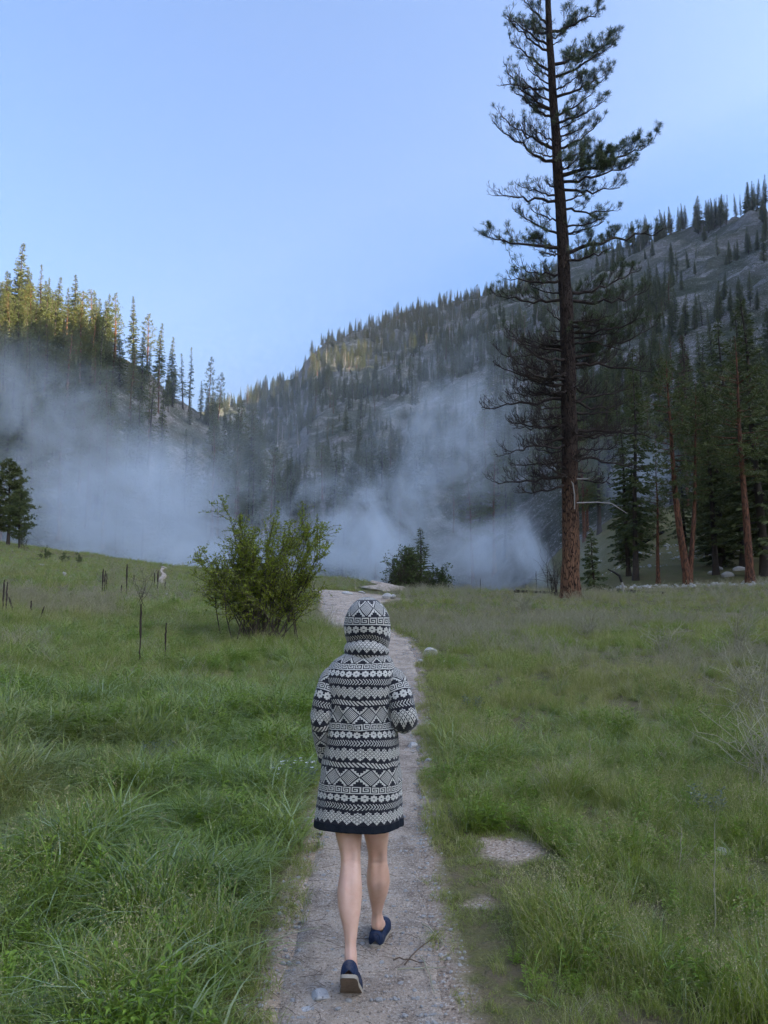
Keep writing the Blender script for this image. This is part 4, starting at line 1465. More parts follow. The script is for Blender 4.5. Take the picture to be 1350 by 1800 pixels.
# grit on the near path, and litter
PEB = source_coll("pebble", [rock_mesh(300 + i, 1, 0.85, 0.6, 1, 4) for i in range(4)])
n = 9000
i = gm.integers(0, len(PATH_C), n)
T_ = np.gradient(PATH_C, axis=0); T_ /= np.linalg.norm(T_, axis=1)[:, None]
sel = PATH_C[:, 1] > 2
i = gm.choice(np.where(sel)[0], n, p=(1 / PATH_C[sel][:, 1] ** 0.9) / (1 / PATH_C[sel][:, 1] ** 0.9).sum())
t = np.clip(gm.normal(size=n) * 0.2 + np.where(gm.random(n) < 0.45, np.where(gm.random(n) < 0.5, -0.9, 0.9), gm.random(n) * 2 - 1), -1.15, 1.15) * PATH_W[i]
X = PATH_C[i, 0] + T_[i, 1] * t; Y = PATH_C[i, 1] - T_[i, 0] * t
d_ = np.hypot(X, Y)
Z = height(X, Y) + np.where(abs(t) < PATH_W[i] * 0.95, path_lift(d_) + 0.006 * (t / PATH_W[i]) ** 2, 0.0)
rot = gm.random((n, 3)) * [0.5, 0.5, 6.28]
tag(scatter("path_gravel", np.stack([X, Y, Z], 1), rot, 0.0025 + 0.016 * gm.random(n) ** 7 + 0.0008 * d_ * gm.random(n) ** 3, gm.integers(0, 4, n), PEB), "loose pale grit and pebbles strewn on the path", "gravel", kind='stuff')

M_LITTER = foliage("needle_litter", (0.085, 0.055, 0.038), (0.19, 0.14, 0.10), 0.85, 0.1, 0.0)
lit = []
for j in range(4):
    mb = MB()
    for _ in range(3):
        a = gm.random() * 6.28; L = 0.03 + 0.05 * gm.random(); c0 = gm.normal(size=3) * [0.03, 0.03, 0]
        dv = np.array([math.cos(a), math.sin(a), 0]) * L
        P_ = bez(c0, c0 + dv * 0.5 + gm.normal(size=3) * [0.012, 0.012, 0] + [0, 0, 0.006], c0 + dv, 4); P_[:, 2] = np.abs(P_[:, 2]) + 0.002
        tube(mb, P_, 0.0008, 3)
    lit.append(mb.mesh("litter", [M_LITTER]))
LIT = source_coll("litter", lit)
n = 620
i = gm.choice(np.where(sel)[0], n, p=(1 / PATH_C[sel][:, 1] ** 1.2) / (1 / PATH_C[sel][:, 1] ** 1.2).sum())
t = (gm.random(n) * 2.3 - 1.15) * PATH_W[i]
X = PATH_C[i, 0] + T_[i, 1] * t; Y = PATH_C[i, 1] - T_[i, 0] * t; d_ = np.hypot(X, Y)
ok = fbm(X * 2.2, Y * 2.2, 3) > -0.12
X, Y, d_ = X[ok], Y[ok], d_[ok]; n = len(X)
rot = np.zeros((n, 3)); rot[:, 2] = gm.random(n) * 6.28
tag(scatter("needle_litter", np.stack([X, Y, height(X, Y) + path_lift(d_) + 0.010], 1), rot, 0.7 + 0.9 * gm.random(n), gm.integers(0, 4, n), LIT), "brown pine needles and twig bits on the path", "litter", kind='stuff')
for px, py, ang, L, lb in [(742, 1668, 0.9, 0.14, "reddish twig lying slantwise on the path right of the front shoe"), (768, 1648, -1.1, 0.12, "thin pale stick at the right margin of the path"), (752, 1712, -1.4, 0.12, "bent white stick on the path right of the raised heel"),
                           (742, 1704, 0.05, 0.10, "short dark red twig lying level beside the bent white stick"), (520, 1642, 0.4, 0.12, "straw-coloured stem at the left margin of the path"), (718, 1690, -0.1, 0.07, "tiny dark twig in mid path right of the legs")]:
    x, y = hit(px, py); mb = MB()
    P_ = bez([-L * math.cos(ang), -L * math.sin(ang) * 1.4, 0.006], [0, 0.02, 0.012], [L * math.cos(ang), L * math.sin(ang) * 1.4, 0.006], 6) + gm.normal(size=(6, 3)) * 0.003
    tube(mb, P_, np.linspace(0.0035, 0.002, 6), 5)
    o = mb.build("twig", [M_DRY if 'white' in lb or 'pale' in lb or 'straw' in lb else M_LITTER]); o.location = (x, y, H1(x, y) + path_lift(math.hypot(x, y)) + 0.010); tag(o, lb, "twig")

# stony floor of the grove, its logs and the broken snag
n = 2600
a = np.radians(15.5 + 12.5 * gm.random(n)); d_ = 43 + 32 * gm.random(n)
X, Y = d_ * np.sin(a), d_ * np.cos(a)
ok = fbm(X / 6, Y / 6, 3) > -0.15
X, Y = X[ok], Y[ok]; n = len(X)
tag(scatter("scree", np.stack([X, Y, height(X, Y)], 1), gm.random((n, 3)) * 6.28, 0.03 + 0.17 * gm.random(n) ** 4, gm.integers(0, 4, n), PEB), "pale broken stones strewn under the grove", "scree", kind='stuff')
for px, d, w, lb in [(1278, 52, 0.42, "largest pale boulder under the grove, near the red trunk"), (1262, 57, 0.35, "pale boulder up the slope behind the largest one"), (1300, 56, 0.45, "flat pale boulder right of the dark fir's foot"), (1252, 55, 0.3, "small pale boulder left of the dark fir's foot")]:
    x, y = place(px, d)
    o = bpy.data.objects.new("boulder", rock_mesh(int(px), w, w * .8, w * .6)); COL.objects.link(o); o.location = (x, y, H1(x, y) + w * 0.15); tag(o, lb, "boulder")
M_CHAR = simple("charred_wood", (0.022, 0.019, 0.018), 0.9, 0.2, 0.5, 5, 0.5)


def log(p, q, r, label, mat, dz=0.0, n=8):
    P_ = np.linspace(p, q, n); P_[:, 2] += dz
    mb = MB(); tube(mb, P_, np.linspace(r, r * 0.7, n) * (1 + 0.12 * gm.normal(size=n)), 8, cap=True)
    return tag(mb.build("fallen_log", [mat], smooth=False), label, "log")


def gp3(px, d, dz=0.0):
    x, y = place(px, d); return np.array([x, y, H1(x, y) + dz])


log(gp3(1084, 38.5, 0.12), gp3(1124, 38.8, 0.10), 0.14, "charred log lying on the meadow's edge right of the big pine", M_CHAR)
log(gp3(1120, 39.2, 0.08), gp3(1170, 39.0, 0.06), 0.08, "thin dark log continuing right of the charred log", M_CHAR)
log(gp3(1100, 70, 0.1), gp3(1168, 66, 2.2), 0.20, "dark trunk fallen aslant among the grove's far trees", M_CHAR)
log(gp3(905, 36.5, 0.08), gp3(985, 35.5, 0.06), 0.07, "thin dark pole lying in dry grass left of the big pine", M_CHAR)
b0 = gp3(1094, 38.2)
mb = MB(); dm = MB()
tube(mb, np.array([b0 + [-0.02, 0, -0.05], b0 + [0, 0, 0.35], b0 + [-0.05, 0, 0.55]]), [0.07, 0.06, 0.05], 6, 1)
tube(mb, np.array([b0 + [-0.05, 0, 0.55], b0 + [-0.15, 0, 0.85], b0 + [-0.40, 0, 1.02], b0 + [-0.68, 0, 1.16]]), [0.06, 0.06, 0.05, 0.03], 6, 0)
tag(mb.build("broken_snag", [M_CHAR, M_DEADW]), "broken snag with pale foot and black crooked arm, right of the big pine", "snag")
# ------------------------------------------------------------------ the walker
def W(px, py, y):
    r = ray(px, py); s = y / r[1]
    return np.array([r[0] * s, y, CAM_Z + r[2] * s])


k = NT("skin")
n1 = k.noise(9, 4, k.obj())
c = k.mix(k.ramp(n1, [(0.3, 0), (0.7, 1)]), (0.60, 0.36, 0.26), (0.74, 0.49, 0.38))
c = k.mix(k.math('MULTIPLY', k.ramp(k.noise(38, 4, k.obj(), 0.65), [(0.5, 0), (0.75, 1)]), 0.35), c, (0.62, 0.31, 0.22))
M_SKIN = k.surf(c, 0.55, 0.35, k.bump(k.noise(160, 2, k.obj()), 0.15, 0.002))
k.p.inputs['Subsurface Weight'].default_value = 0.12
k.p.inputs['Subsurface Radius'].default_value = (0.02, 0.008, 0.004)
k.p.inputs['Subsurface Scale'].default_value = 0.4
k = NT("knit_wool")
f = k.attr('yarn').outputs['Fac']
n1 = k.noise(260, 3, k.obj()); n2 = k.noise(22, 3, k.obj())
wht = k.mix(n2, (0.50, 0.49, 0.44), (0.66, 0.645, 0.59)); blk = k.mix(n1, (0.010, 0.011, 0.017), (0.026, 0.027, 0.036))
c = k.mix(f, blk, wht)
M_KNIT = k.surf(c, 0.95, 0.1, k.bump(k.math('ADD', n1, k.math('MULTIPLY', f, 0.6)), 0.6, 0.004), 0, None, 0.25)
M_FELT = simple("dark_felt", (0.016, 0.020, 0.028), 0.95, 0.1, 0.4, 60, 0.4)
k = NT("navy_canvas")
n1 = k.noise(90, 4, k.obj()); n2 = k.noise(24, 5, k.obj(), 0.65)
c = k.mix(n1, (0.012, 0.020, 0.050), (0.024, 0.040, 0.085))
c = k.mix(k.math('MULTIPLY', k.ramp(n2, [(0.50, 0), (0.70, 1)]), 0.35), c, (0.20, 0.17, 0.14))
M_CANVAS = k.surf(c, 0.85, 0.2, k.bump(k.noise(420, 2, k.obj()), 0.5, 0.002))
k = NT("shoe_sole")
sp = k.n('SeparateXYZ'); k.l(k.n('NewGeometry').outputs['Normal'], sp.inputs[0])
n1 = k.noise(70, 4, k.obj())
c = k.mix(k.ramp(sp.outputs['Z'], [(0.0, 1), (0.001, 0)]), (0.42, 0.39, 0.33), k.mix(n1, (0.05, 0.04, 0.03), (0.14, 0.11, 0.08)))
M_SOLE = k.surf(k.mix(n1, (0.27, 0.24, 0.19), (0.42, 0.38, 0.31)), 0.85, 0.2)
M_TREAD = simple("worn_tread", (0.20, 0.155, 0.115), 0.9, 0.1, 0.4, 60, 0.4)
M_HAIR = simple("brown_hair", (0.06, 0.035, 0.02), 0.6, 0.3, 0.3, 60)

# shoes: local x = right, y = toe, z = up, heel at the origin
YB = 0.165


def shoe_frame(ball, yaw, pitch):
    def f(P_):
        P_ = np.asarray(P_, float).copy()
        y = P_[:, 1] - YB; z = P_[:, 2]
        wt = np.clip((0.02 - y) / 0.04, 0, 1)           # the toe stays flat on the ground
        ph = pitch * wt
        yy = y * np.cos(ph) + z * np.sin(ph); zz = -y * np.sin(ph) + z * np.cos(ph)
        ca, sa = math.cos(yaw), math.sin(yaw)
        return np.stack([ball[0] + P_[:, 0] * ca + yy * sa, ball[1] - P_[:, 0] * sa + yy * ca, ball[2] + zz], 1)
    return f


def half_w(y):
    return np.interp(y, [0, 0.004, 0.015, 0.04, 0.09, 0.13, 0.17, 0.205, 0.228, 0.238, 0.242], [0.022, 0.027, 0.0315, 0.0345, 0.034, 0.040, 0.045, 0.041, 0.029, 0.016, 0.006])


def make_shoe(parent, fr):
    ys = np.concatenate([np.linspace(0, 0.03, 7), np.linspace(0.04, 0.2, 17), np.linspace(0.205, 0.242, 8)])
    hs = np.interp(ys, [0, 0.006, 0.03, 0.07, 0.11, 0.135, 0.17, 0.21, 0.235, 0.242], [0.048, 0.058, 0.058, 0.047, 0.055, 0.066, 0.056, 0.042, 0.028, 0.012])
    m = 21
    th = np.linspace(0, math.pi, m)
    up = MB(); V = []
    for y, h_ in zip(ys, hs):
        V.append(np.stack([half_w(y) * np.sign(np.cos(th)) * np.abs(np.cos(th)) ** 0.75, np.full(m, y), 0.011 + h_ * np.sin(th) ** 0.6], 1))
    V = np.array(V)
    F = []
    for i in range(len(ys) - 1):
        for j in range(m - 1):
            if 0.016 < ys[i] < 0.118 and 5 <= j <= 14:
                continue
            F.append([i * m + j, (i + 1) * m + j, (i + 1) * m + j + 1, i * m + j + 1])
    up.add(fr(V.reshape(-1, 3)), F)
    # back of the heel
    c0 = fr(np.array([[0, 0.0, 0.03]]))
    up.add(np.concatenate([fr(V[0]), c0]), [[j, j + 1, m] for j in range(m - 1)])
    root = up.build("shoe", [M_CANVAS], parent, smooth=True)
    md = root.modifiers.new("thick", 'SOLIDIFY'); md.thickness = 0.003; md.offset = 0
    # sole: rand and tread
    so = MB()
    yo = np.concatenate([np.linspace(-0.003, 0.03, 6), np.linspace(0.05, 0.2, 9), np.linspace(0.21, 0.246, 7)])
    w = np.interp(yo, [-0.003, 0.0, 0.246], [0, 0, 0]) + half_w(np.clip((yo + 0.003) * 0.242 / 0.249, 0, 0.242)) * 1.07
    ring = np.concatenate([np.stack([w, yo], 1), np.stack([-w[::-1], yo[::-1]], 1)])
    nr = len(ring)
    lo = fr(np.c_[ring * [0.97, 1.0], np.full(nr, 0.0)]); hi = fr(np.c_[ring, np.full(nr, 0.0135)])
    q = np.arange(nr); q2 = (q + 1) % nr
    so.add(np.concatenate([lo, hi]), np.stack([q, q2, q2 + nr, q + nr], 1), 0)
    nh = len(yo)
    cap = [[i, nr - 1 - i, nr - 2 - i, i + 1] for i in range(nh - 1)]
    so.add(lo, cap, 1)
    so.add(hi, [c_[::-1] for c_ in cap], 0)
    so.build("sole", [M_SOLE, M_TREAD], root)
    return root


bx_, by_ = hit(617, 1742)
zpath = lambda x, y: H1(x, y) + path_lift(math.hypot(x, y)) + 0.004
fr_l = shoe_frame(np.array([bx_, by_ + 0.01, zpath(bx_, by_) - 0.002]), 0.05, math.radians(43))
fx_, fy_ = hit(665, 1662)
fr_r = shoe_frame(np.array([fx_ + 0.012, fy_ + 0.005 + YB, zpath(fx_, fy_ + 0.1) - 0.002]), 0.16, math.radians(0))
ank_l = fr_l(np.array([[0, 0.048, 0.085]]))[0]; heel_l = fr_l(np.array([[0, 0.035, 0.05]]))[0]; foot_l = fr_l(np.array([[0, 0.13, 0.045], [0, 0.19, 0.036]]))
ank_r = fr_r(np.array([[0, 0.045, 0.090]]))[0]; heel_r = fr_r(np.array([[0, 0.035, 0.05]]))[0]; foot_r = fr_r(np.array([[0, 0.13, 0.045], [0, 0.19, 0.036]]))
knee_l = W(616.5, 1508, 3.43); knee_r = W(664, 1500, 3.60)
BY = 3.47
V_, E_, R_ = [], [], []


def j(p, r, par=None, rx=None):
    V_.append(tuple(p)); R_.append((r if rx is None else rx, r))
    if par is not None:
        E_.append((par, len(V_) - 1))
    return len(V_) - 1


pel = j((-0.105, BY, 0.80), 0.105)
bel = j((-0.105, BY, 0.95), 0.095, pel); che = j((-0.105, BY - 0.01, 1.14), 0.11, bel); nb = j((-0.085, BY, 1.27), 0.05, che)
ne = j((-0.075, BY + 0.03, 1.345), 0.042, nb); h1 = j((-0.07, BY + 0.05, 1.42), 0.070, ne); h2 = j((-0.07, BY + 0.05, 1.485), 0.076, h1); h3 = j((-0.07, BY + 0.04, 1.535), 0.045, h2)
j((-0.07, BY + 0.135, 1.437), 0.012, h1); j((-0.07, BY + 0.10, 1.375), 0.025, h1)
for side, hipx, kn, ank, hl, ft in ((-1, -0.172, knee_l, ank_l, heel_l, foot_l), (1, -0.050, knee_r, ank_r, heel_r, foot_r)):
    hip = np.array([hipx, BY - 0.0, 0.77])
    a = j(hip, 0.080, pel)
    a = j(lerp(hip, kn, 0.45) + [0, 0.012, 0], 0.070, a)
    a = j(lerp(hip, kn, 0.78) + [0, 0.006, 0], 0.052, a)
    a = j(kn + [0, 0.008, 0.0], 0.0400, a)
    back = np.array([0, -0.016, 0.0])
    out = np.array([0.004 * side, 0, 0])
    a = j(lerp(kn, ank, 0.16) + back * 0.5, 0.0440, a)
    a = j(lerp(kn, ank, 0.32) + back + out, 0.0545, a)
    a = j(lerp(kn, ank, 0.50) + back * 0.7 + out, 0.0475, a)
    a = j(lerp(kn, ank, 0.70) + back * 0.15, 0.0300, a)
    a = j(lerp(kn, ank, 0.88), 0.0205, a)
    a = j(ank, 0.0240, a)
    j(hl, 0.026, a)
    b = j(ft[0], 0.030, a); j(ft[1], 0.022, b)


def fingers(wrist, d, n_, side):
    """palm, four curled fingers and a thumb in the sleeve end"""
    d = d / np.linalg.norm(d); s = np.cross(d, n_); s /= np.linalg.norm(s)
    palm = j(wrist + d * 0.045, 0.024, None)
    return d, s, palm


arms = {}
for side, sh, el, wr in ((-1, W(584, 1188, 3.46), W(564, 1264, 3.43), W(574, 1334, 3.51)), (1, W(692, 1189, 3.46), W(711, 1266, 3.41), W(703, 1264, 3.64))):
    a = j(lerp(sh, np.array([-0.105, BY, 1.22]), 0.35) + [0, 0.0, -0.02], 0.045, che)
    a = j(sh + [-side * 0.012, 0, -0.02], 0.034, a)
    a = j(lerp(sh, el, 0.5), 0.038, a); a = j(el, 0.034, a); a = j(lerp(el, wr, 0.45), 0.032, a); a = j(wr, 0.023, a)
    d = (wr - el) / np.linalg.norm(wr - el)
    up = np.array([0, 0, 1.0]); s = np.cross(d, up); s /= np.linalg.norm(s)
    nrm = np.cross(s, d)
    pm = j(wr + d * 0.035, 0.026, a)
    for q, (off, ln) in enumerate(((-0.024, 0.062), (-0.008, 0.070), (0.008, 0.066), (0.024, 0.052))):
        k1 = wr + d * 0.078 + s * off; k2 = k1 + d * ln * 0.45 - nrm * ln * 0.18; k3 = k2 + d * ln * 0.22 - nrm * ln * 0.34
        kk = j(k1, 0.010, pm); kk = j(k2, 0.0085, kk); j(k3, 0.007, kk)
    t1 = wr + d * 0.035 - s * side * 0.034; kk = j(t1, 0.011, pm); kk = j(t1 + d * 0.028 - s * side * 0.014 - nrm * 0.008, 0.009, kk); j(t1 + d * 0.05 - s * side * 0.010 - nrm * 0.02, 0.0075, kk)
    arms[side] = (sh, el, wr)

me = bpy.data.meshes.new("person_skeleton")
me.from_pydata(V_, E_, [])
tmp = bpy.data.objects.new("person_skeleton", me)
COL.objects.link(tmp)
md = tmp.modifiers.new("skin", 'SKIN')
md.use_smooth_shade = True
for i, r in enumerate(R_):
    sv = me.skin_vertices[0].data[i]
    sv.radius = (r[0] * 1.10, r[1] * 1.10)
    sv.use_root = (i == 0)
sb_ = tmp.modifiers.new("sub", 'SUBSURF'); sb_.levels = 3; sb_.render_levels = 3
dg = bpy.context.evaluated_depsgraph_get()
body_me = bpy.data.meshes.new_from_object(tmp.evaluated_get(dg))
bpy.data.objects.remove(tmp)
body_me.name = "person"
body_me.materials.clear(); body_me.materials.append(M_SKIN)
# the hollow and the two tendons behind each knee, the parting of the calf
for kn, ank in ((knee_l, ank_l), (knee_r, ank_r)):
    co = np.empty(len(body_me.vertices) * 3, np.float32); body_me.vertices.foreach_get('co', co); co = co.reshape(-1, 3)
    ax = ank - kn; L_ = np.linalg.norm(ax); ax = ax / L_
    rel = co - kn
    along = rel @ ax
    dx_ = rel[:, 0] - along * ax[0]
    backside = np.clip((along * ax[1] - rel[:, 1] + 0.012) / 0.03, 0, 1) * (np.abs(dx_) < 0.07) * (co[:, 2] < 0.66)
    kz = np.exp(-(along / 0.045) ** 2)
    push = kz * (-0.0075 * np.exp(-(dx_ / 0.013) ** 2) + 0.0055 * (np.exp(-((dx_ - 0.027) / 0.010) ** 2) + np.exp(-((dx_ + 0.027) / 0.010) ** 2)))
    push += 0.0035 * np.exp(-((along - 0.02) / 0.006) ** 2) * -1.0
    cz = np.exp(-((along - 0.32 * L_) / (0.16 * L_)) ** 2)
    push += cz * (0.0045 * np.exp(-((np.abs(dx_) - 0.022) / 0.016) ** 2) - 0.004 * np.exp(-(dx_ / 0.007) ** 2))
    az_ = np.exp(-((along - 0.90 * L_) / (0.13 * L_)) ** 2)
    push += az_ * (0.005 * np.exp(-(dx_ / 0.008) ** 2) - 0.003 * np.exp(-((np.abs(dx_) - 0.016) / 0.008) ** 2))
    co[:, 1] -= (push * backside).astype(np.float32)
    body_me.vertices.foreach_set('co', co.ravel())
body_me.update()
for p_ in body_me.polygons:
    p_.use_smooth = True
person = bpy.data.objects.new("person", body_me)
COL.objects.link(person)
tag(person, "person walking away up the path in a hooded black and white coat and navy shoes", "person")
s1 = make_shoe(person, fr_l); s1['label'] = "navy slip-on shoe with raised heel showing its worn tread"
s2 = make_shoe(person, fr_r); s2['label'] = "navy slip-on shoe flat on the path, stepping ahead"

# --- the knitted coat: every stitch of the pattern is one face of the grid
FLW = ["00011000", "01111110", "01111110", "11100111", "01111110", "01111110", "00011000"]
KEY = ["11111111", "00000001", "01111101", "01000101", "01110101", "00000101", "11111101"]


def stitch(i, r):
    """1 = pale yarn, 0 = black yarn; the bands repeat every 65 rows"""
    r = r % 65
    if r < 15:
        e = [0, 1, 1, 2, 3, 2, 1, 1][i % 8]
        if r < e + 1 or r > 13 - e:
            return 0
        return 0 if ((i + r) % 4 == 0 or (i - r) % 4 == 0) else 1
    if r < 23:
        q = r - 15
        if q in (0, 7): return 0
        return 1 if (i + min(q - 1, 6 - q)) % 3 == 0 else 0
    if r < 32:
        q = r - 23
        return 0 if q in (0, 8) else int(FLW[q - 1][i % 8])
    if r < 39:
        return int(KEY[r - 32][i % 8])
    if r < 40: return 0
    if r < 57:
        m = abs(i % 18 - 9) + abs(r - 48)
        if m <= 7: return 1 if (i + r) % 2 == 0 else 0
        if m <= 9: return 0
        return 1 if m in (10, 11) or (m == 12 and i % 2) else 0
    if r < 58: return 0
    q = r - 58
    return 0 if q in (0, 6) else (1 if (i - q) % 4 < 2 else 0)


def knit_grid(name, grid, yarn, parent, keep=None, wrap=True, dark=None):
    """grid: rows x cols x 3 of points; yarn: rows x cols of faces"""
    nr, nc, _ = grid.shape
    cols = nc if wrap else nc - 1
    i = np.arange(nr - 1)[:, None] * nc; q = np.arange(cols)[None]; q2 = (q + 1) % nc
    F = np.stack([i + q, i + q2, i + nc + q2, i + nc + q], -1).reshape(-1, 4)
    Y = yarn[:nr - 1, :cols].reshape(-1)
    if keep is not None:
        kf = keep[:nr - 1, :cols].reshape(-1); F = F[kf]; Y = Y[kf]
    mb = MB(); mb.add(grid.reshape(-1, 3), F)
    o = mb.build(name, [M_KNIT], parent, smooth=True)
    at = o.data.attributes.new('yarn', 'FLOAT', 'FACE')
    at.data.foreach_set('value', Y.astype(np.float32))
    return o


ROW = 0.0040


def resample(cols_, ds):
    """cols_: rows of ring parameters, first three = centre, then a, b; even spacing along the surface"""
    A = np.array(cols_, float)
    dl = np.hypot(np.diff(A[:, 2]), np.maximum(np.abs(np.diff(A[:, 3])), 0))
    s = np.concatenate([[0], np.cumsum(dl)])
    q = np.arange(0, s[-1], ds)
    out = np.stack([np.interp(q, s, A[:, c_]) for c_ in range(A.shape[1])], 1)
    ker = np.hanning(13)[1:-1]; ker /= ker.sum()
    sm = np.stack([np.convolve(np.pad(out[:, c_], 5, mode='edge'), ker, 'valid') for c_ in range(A.shape[1])], 1)
    return sm


rings = []
for py, l, r, ra, dy in [(1450, 553, 707, .66, 0), (1425, 556, 706.5, .66, 0), (1400, 559, 706, .67, 0), (1350, 566, 704, .70, 0), (1310, 572, 701, .74, 0.0), (1280, 577, 697, .76, 0), (1250, 577, 693, .76, 0),
                     (1220, 575, 693, .74, -.005), (1195, 572, 696, .68, -.008), (1180, 574, 697, .63, -.006), (1170, 579, 694, .60, 0), (1161, 586, 691, .60, .004), (1152, 599, 683, .68, .010), (1146, 611, 676, .80, .014), (1138, 615, 674, .86, .018)]:
    pl_, pr_ = W(l, py, BY), W(r, py, BY)
    a = (pr_[0] - pl_[0]) / 2
    rings.append([(pl_[0] + pr_[0]) / 2, BY + dy, (pl_[2] + pr_[2]) / 2, a, a * ra])
RG = resample(rings, ROW)
NS = 252
ang = np.linspace(0, 2 * math.pi, NS, endpoint=False)
nr = len(RG)
ex = 0.88
cosA = np.sign(np.cos(ang)) * np.abs(np.cos(ang)) ** ex; sinA = np.sign(np.sin(ang)) * np.abs(np.sin(ang)) ** ex
t = np.arange(nr) / nr
# soft folds: vertical in the skirt, drag lines towards the arms above
fold = (0.014 * fbm(np.cos(ang)[None] * 2.6 + 0 * t[:, None], np.sin(ang)[None] * 2.6 + t[:, None] * 1.2, 3) * np.clip(1.25 - 1.6 * t, 0.25, 1)[:, None]
        + 0.013 * fbm(np.cos(ang)[None] * 1.6 + 9 + t[:, None] * 4, np.sin(ang)[None] * 1.6 + t[:, None] * 9, 3) * np.clip(1 - abs(t - 0.55) * 2.2, 0.2, 1)[:, None])
G = np.stack([RG[:, None, 0] + (RG[:, None, 3] + fold) * cosA[None], RG[:, None, 1] - (RG[:, None, 4] + fold) * sinA[None], RG[:, None, 2] + 0 * cosA[None]], -1)
# the hem dips a little at the front and ripples; the shoulder blades and a hollow down the spine shape the back
G[..., 2] += 0.008 * fbm(np.cos(ang)[None] * 1.8 + 4 + 0 * t[:, None], np.sin(ang)[None] * 1.5 + t[:, None] * 5, 3)
G[..., 2] += 0.004 * np.sin(ang * 3 + 1)[None] * np.clip(1 - t * 5, 0, 1)[:, None] - 0.012 * (cosA[None]) * 0.3 * np.clip(1 - t * 1.5, 0, 1)[:, None]
yarn = np.array([[stitch(i + 9, rr_ - 8) if rr_ >= 8 else 0 for i in range(NS)] for rr_ in range(nr)], float)
# bands tilt gently across the back like the worn coat's do
coat = knit_grid("coat", G, yarn, person)
coat['label'] = "hooded knitted coat with black and white Nordic bands"
hm = MB()
hr = 8
HG = G[:hr + 1].copy()
cx_ = RG[0, 0]
HG = np.concatenate([(HG[::-1] - [cx_, BY, 0]) * [0.985, 0.985, 1] + [cx_, BY, 0], (HG - [cx_, BY, 0]) * [1.012, 1.016, 1] + [cx_, BY, 0]])
HG[hr, :, 2] -= 0.003; HG[hr + 1, :, 2] -= 0.003
i_ = np.arange(len(HG) - 1)[:, None] * NS; q = np.arange(NS)[None]; q2 = (q + 1) % NS
hm.add(HG.reshape(-1, 3), np.stack([i_ + q, i_ + q2, i_ + NS + q2, i_ + NS + q], -1).reshape(-1, 4))
hm.build("hem_band", [M_FELT], coat, smooth=True)


def sleeve(sh, el, wr, rad, side):
    top = sh + np.array([-side * 0.050, 0.0, 0.002])
    mid1 = lerp(sh, el, 0.5) + [side * 0.008, -0.012, 0]
    pts = np.array([top, sh, mid1, el, lerp(el, wr, 0.5), wr])
    s = np.concatenate([[0], np.cumsum(np.linalg.norm(np.diff(pts, axis=0), axis=1))])
    q = np.arange(0, s[-1], ROW)
    C = np.stack([np.interp(q, s, pts[:, c_]) for c_ in range(3)], 1)
    R = np.interp(q, s, rad)
    ker = np.hanning(25)[1:-1]; ker /= ker.sum()
    C = np.stack([np.convolve(np.pad(C[:, c_], 11, mode='reflect', reflect_type='odd'), ker, 'valid') for c_ in range(3)], 1)
    R = np.convolve(np.pad(R, 11, mode='edge'), ker, 'valid')
    R = R * np.sqrt(np.clip(1 - np.clip(1 - q / 0.045, 0, 1) ** 2, 0.02, 1))
    T = np.gradient(C, axis=0); T /= np.linalg.norm(T, axis=1)[:, None]
    ref = np.array([1.0, 0, 0])
    A = ref[None] - T * (T @ ref)[:, None]; A /= np.linalg.norm(A, axis=1)[:, None]
    B = np.cross(T, A)
    N2 = 72
    th_ = np.linspace(0, 2 * math.pi, N2, endpoint=False)
    tt = q / s[-1]
    rr_ = R[:, None] * (1 + 0.10 * fbm(np.cos(th_)[None] * 1.8 + side * 5, np.sin(th_)[None] * 1.8 + tt[:, None] * 7, 3) + 0.05 * np.sin(tt[:, None] * 40 + 2 * th_[None]) * np.exp(-((tt[:, None] - 0.55) / 0.12) ** 2))
    Gs = C[:, None] + rr_[..., None] * (np.cos(th_)[None, :, None] * A[:, None] + np.sin(th_)[None, :, None] * B[:, None])
    Y = np.array([[stitch(i + 4, 62 - r_) for i in range(N2)] for r_ in range(len(q))], float)
    Y[-8:] = 0
    return knit_grid("sleeve", Gs[:, ::-1], Y, coat)


sleeve(*arms[-1], [0.042, 0.050, 0.050, 0.048, 0.044, 0.038], -1)
sleeve(*arms[1], [0.042, 0.050, 0.053, 0.058, 0.052, 0.045], 1)

hr_ = []
HY = BY + 0.035
for py, l, r, b, dy in [(1153, 611, 677, .072, -.02), (1147, 608, 681, .082, -.02), (1139, 607, 683, .088, -.018), (1131, 609, 681, .086, -.014), (1124, 612, 678, .078, -.004), (1119, 611, 680, .080, .0), (1110, 607.5, 684, .098, .004), (1098, 606.5, 685, .108, .006),
                        (1085, 609, 683, .112, .008), (1074, 613.5, 678, .105, .010), (1065, 619.5, 671, .090, .014), (1058, 627, 664, .068, .018), (1053.5, 635, 656, .040, .02), (1051.5, 643, 648, .010, .02)]:
    pl_, pr_ = W(l, py, HY), W(r, py, HY)
    hr_.append([(pl_[0] + pr_[0]) / 2, HY + dy, (pl_[2] + pr_[2]) / 2, (pr_[0] - pl_[0]) / 2, b])
A_ = np.array(hr_)
s = np.concatenate([[0], np.cumsum(np.abs(np.diff(A_[:, 2])) + 0.30 * np.abs(np.diff(A_[:, 4])))])
NROW = 70
q = np.linspace(0, s[-1], NROW)
HR = np.stack([np.interp(q, s, A_[:, c_]) for c_ in range(5)], 1)
ker = np.array([1, 2, 3, 2, 1.0]); ker /= ker.sum()
HR = np.stack([np.convolve(np.pad(HR[:, c_], 2, mode='edge'), ker, 'valid') for c_ in range(5)], 1)
N3 = 144
an = np.linspace(0, 2 * math.pi, N3, endpoint=False)
tt = np.linspace(0, 1, NROW)
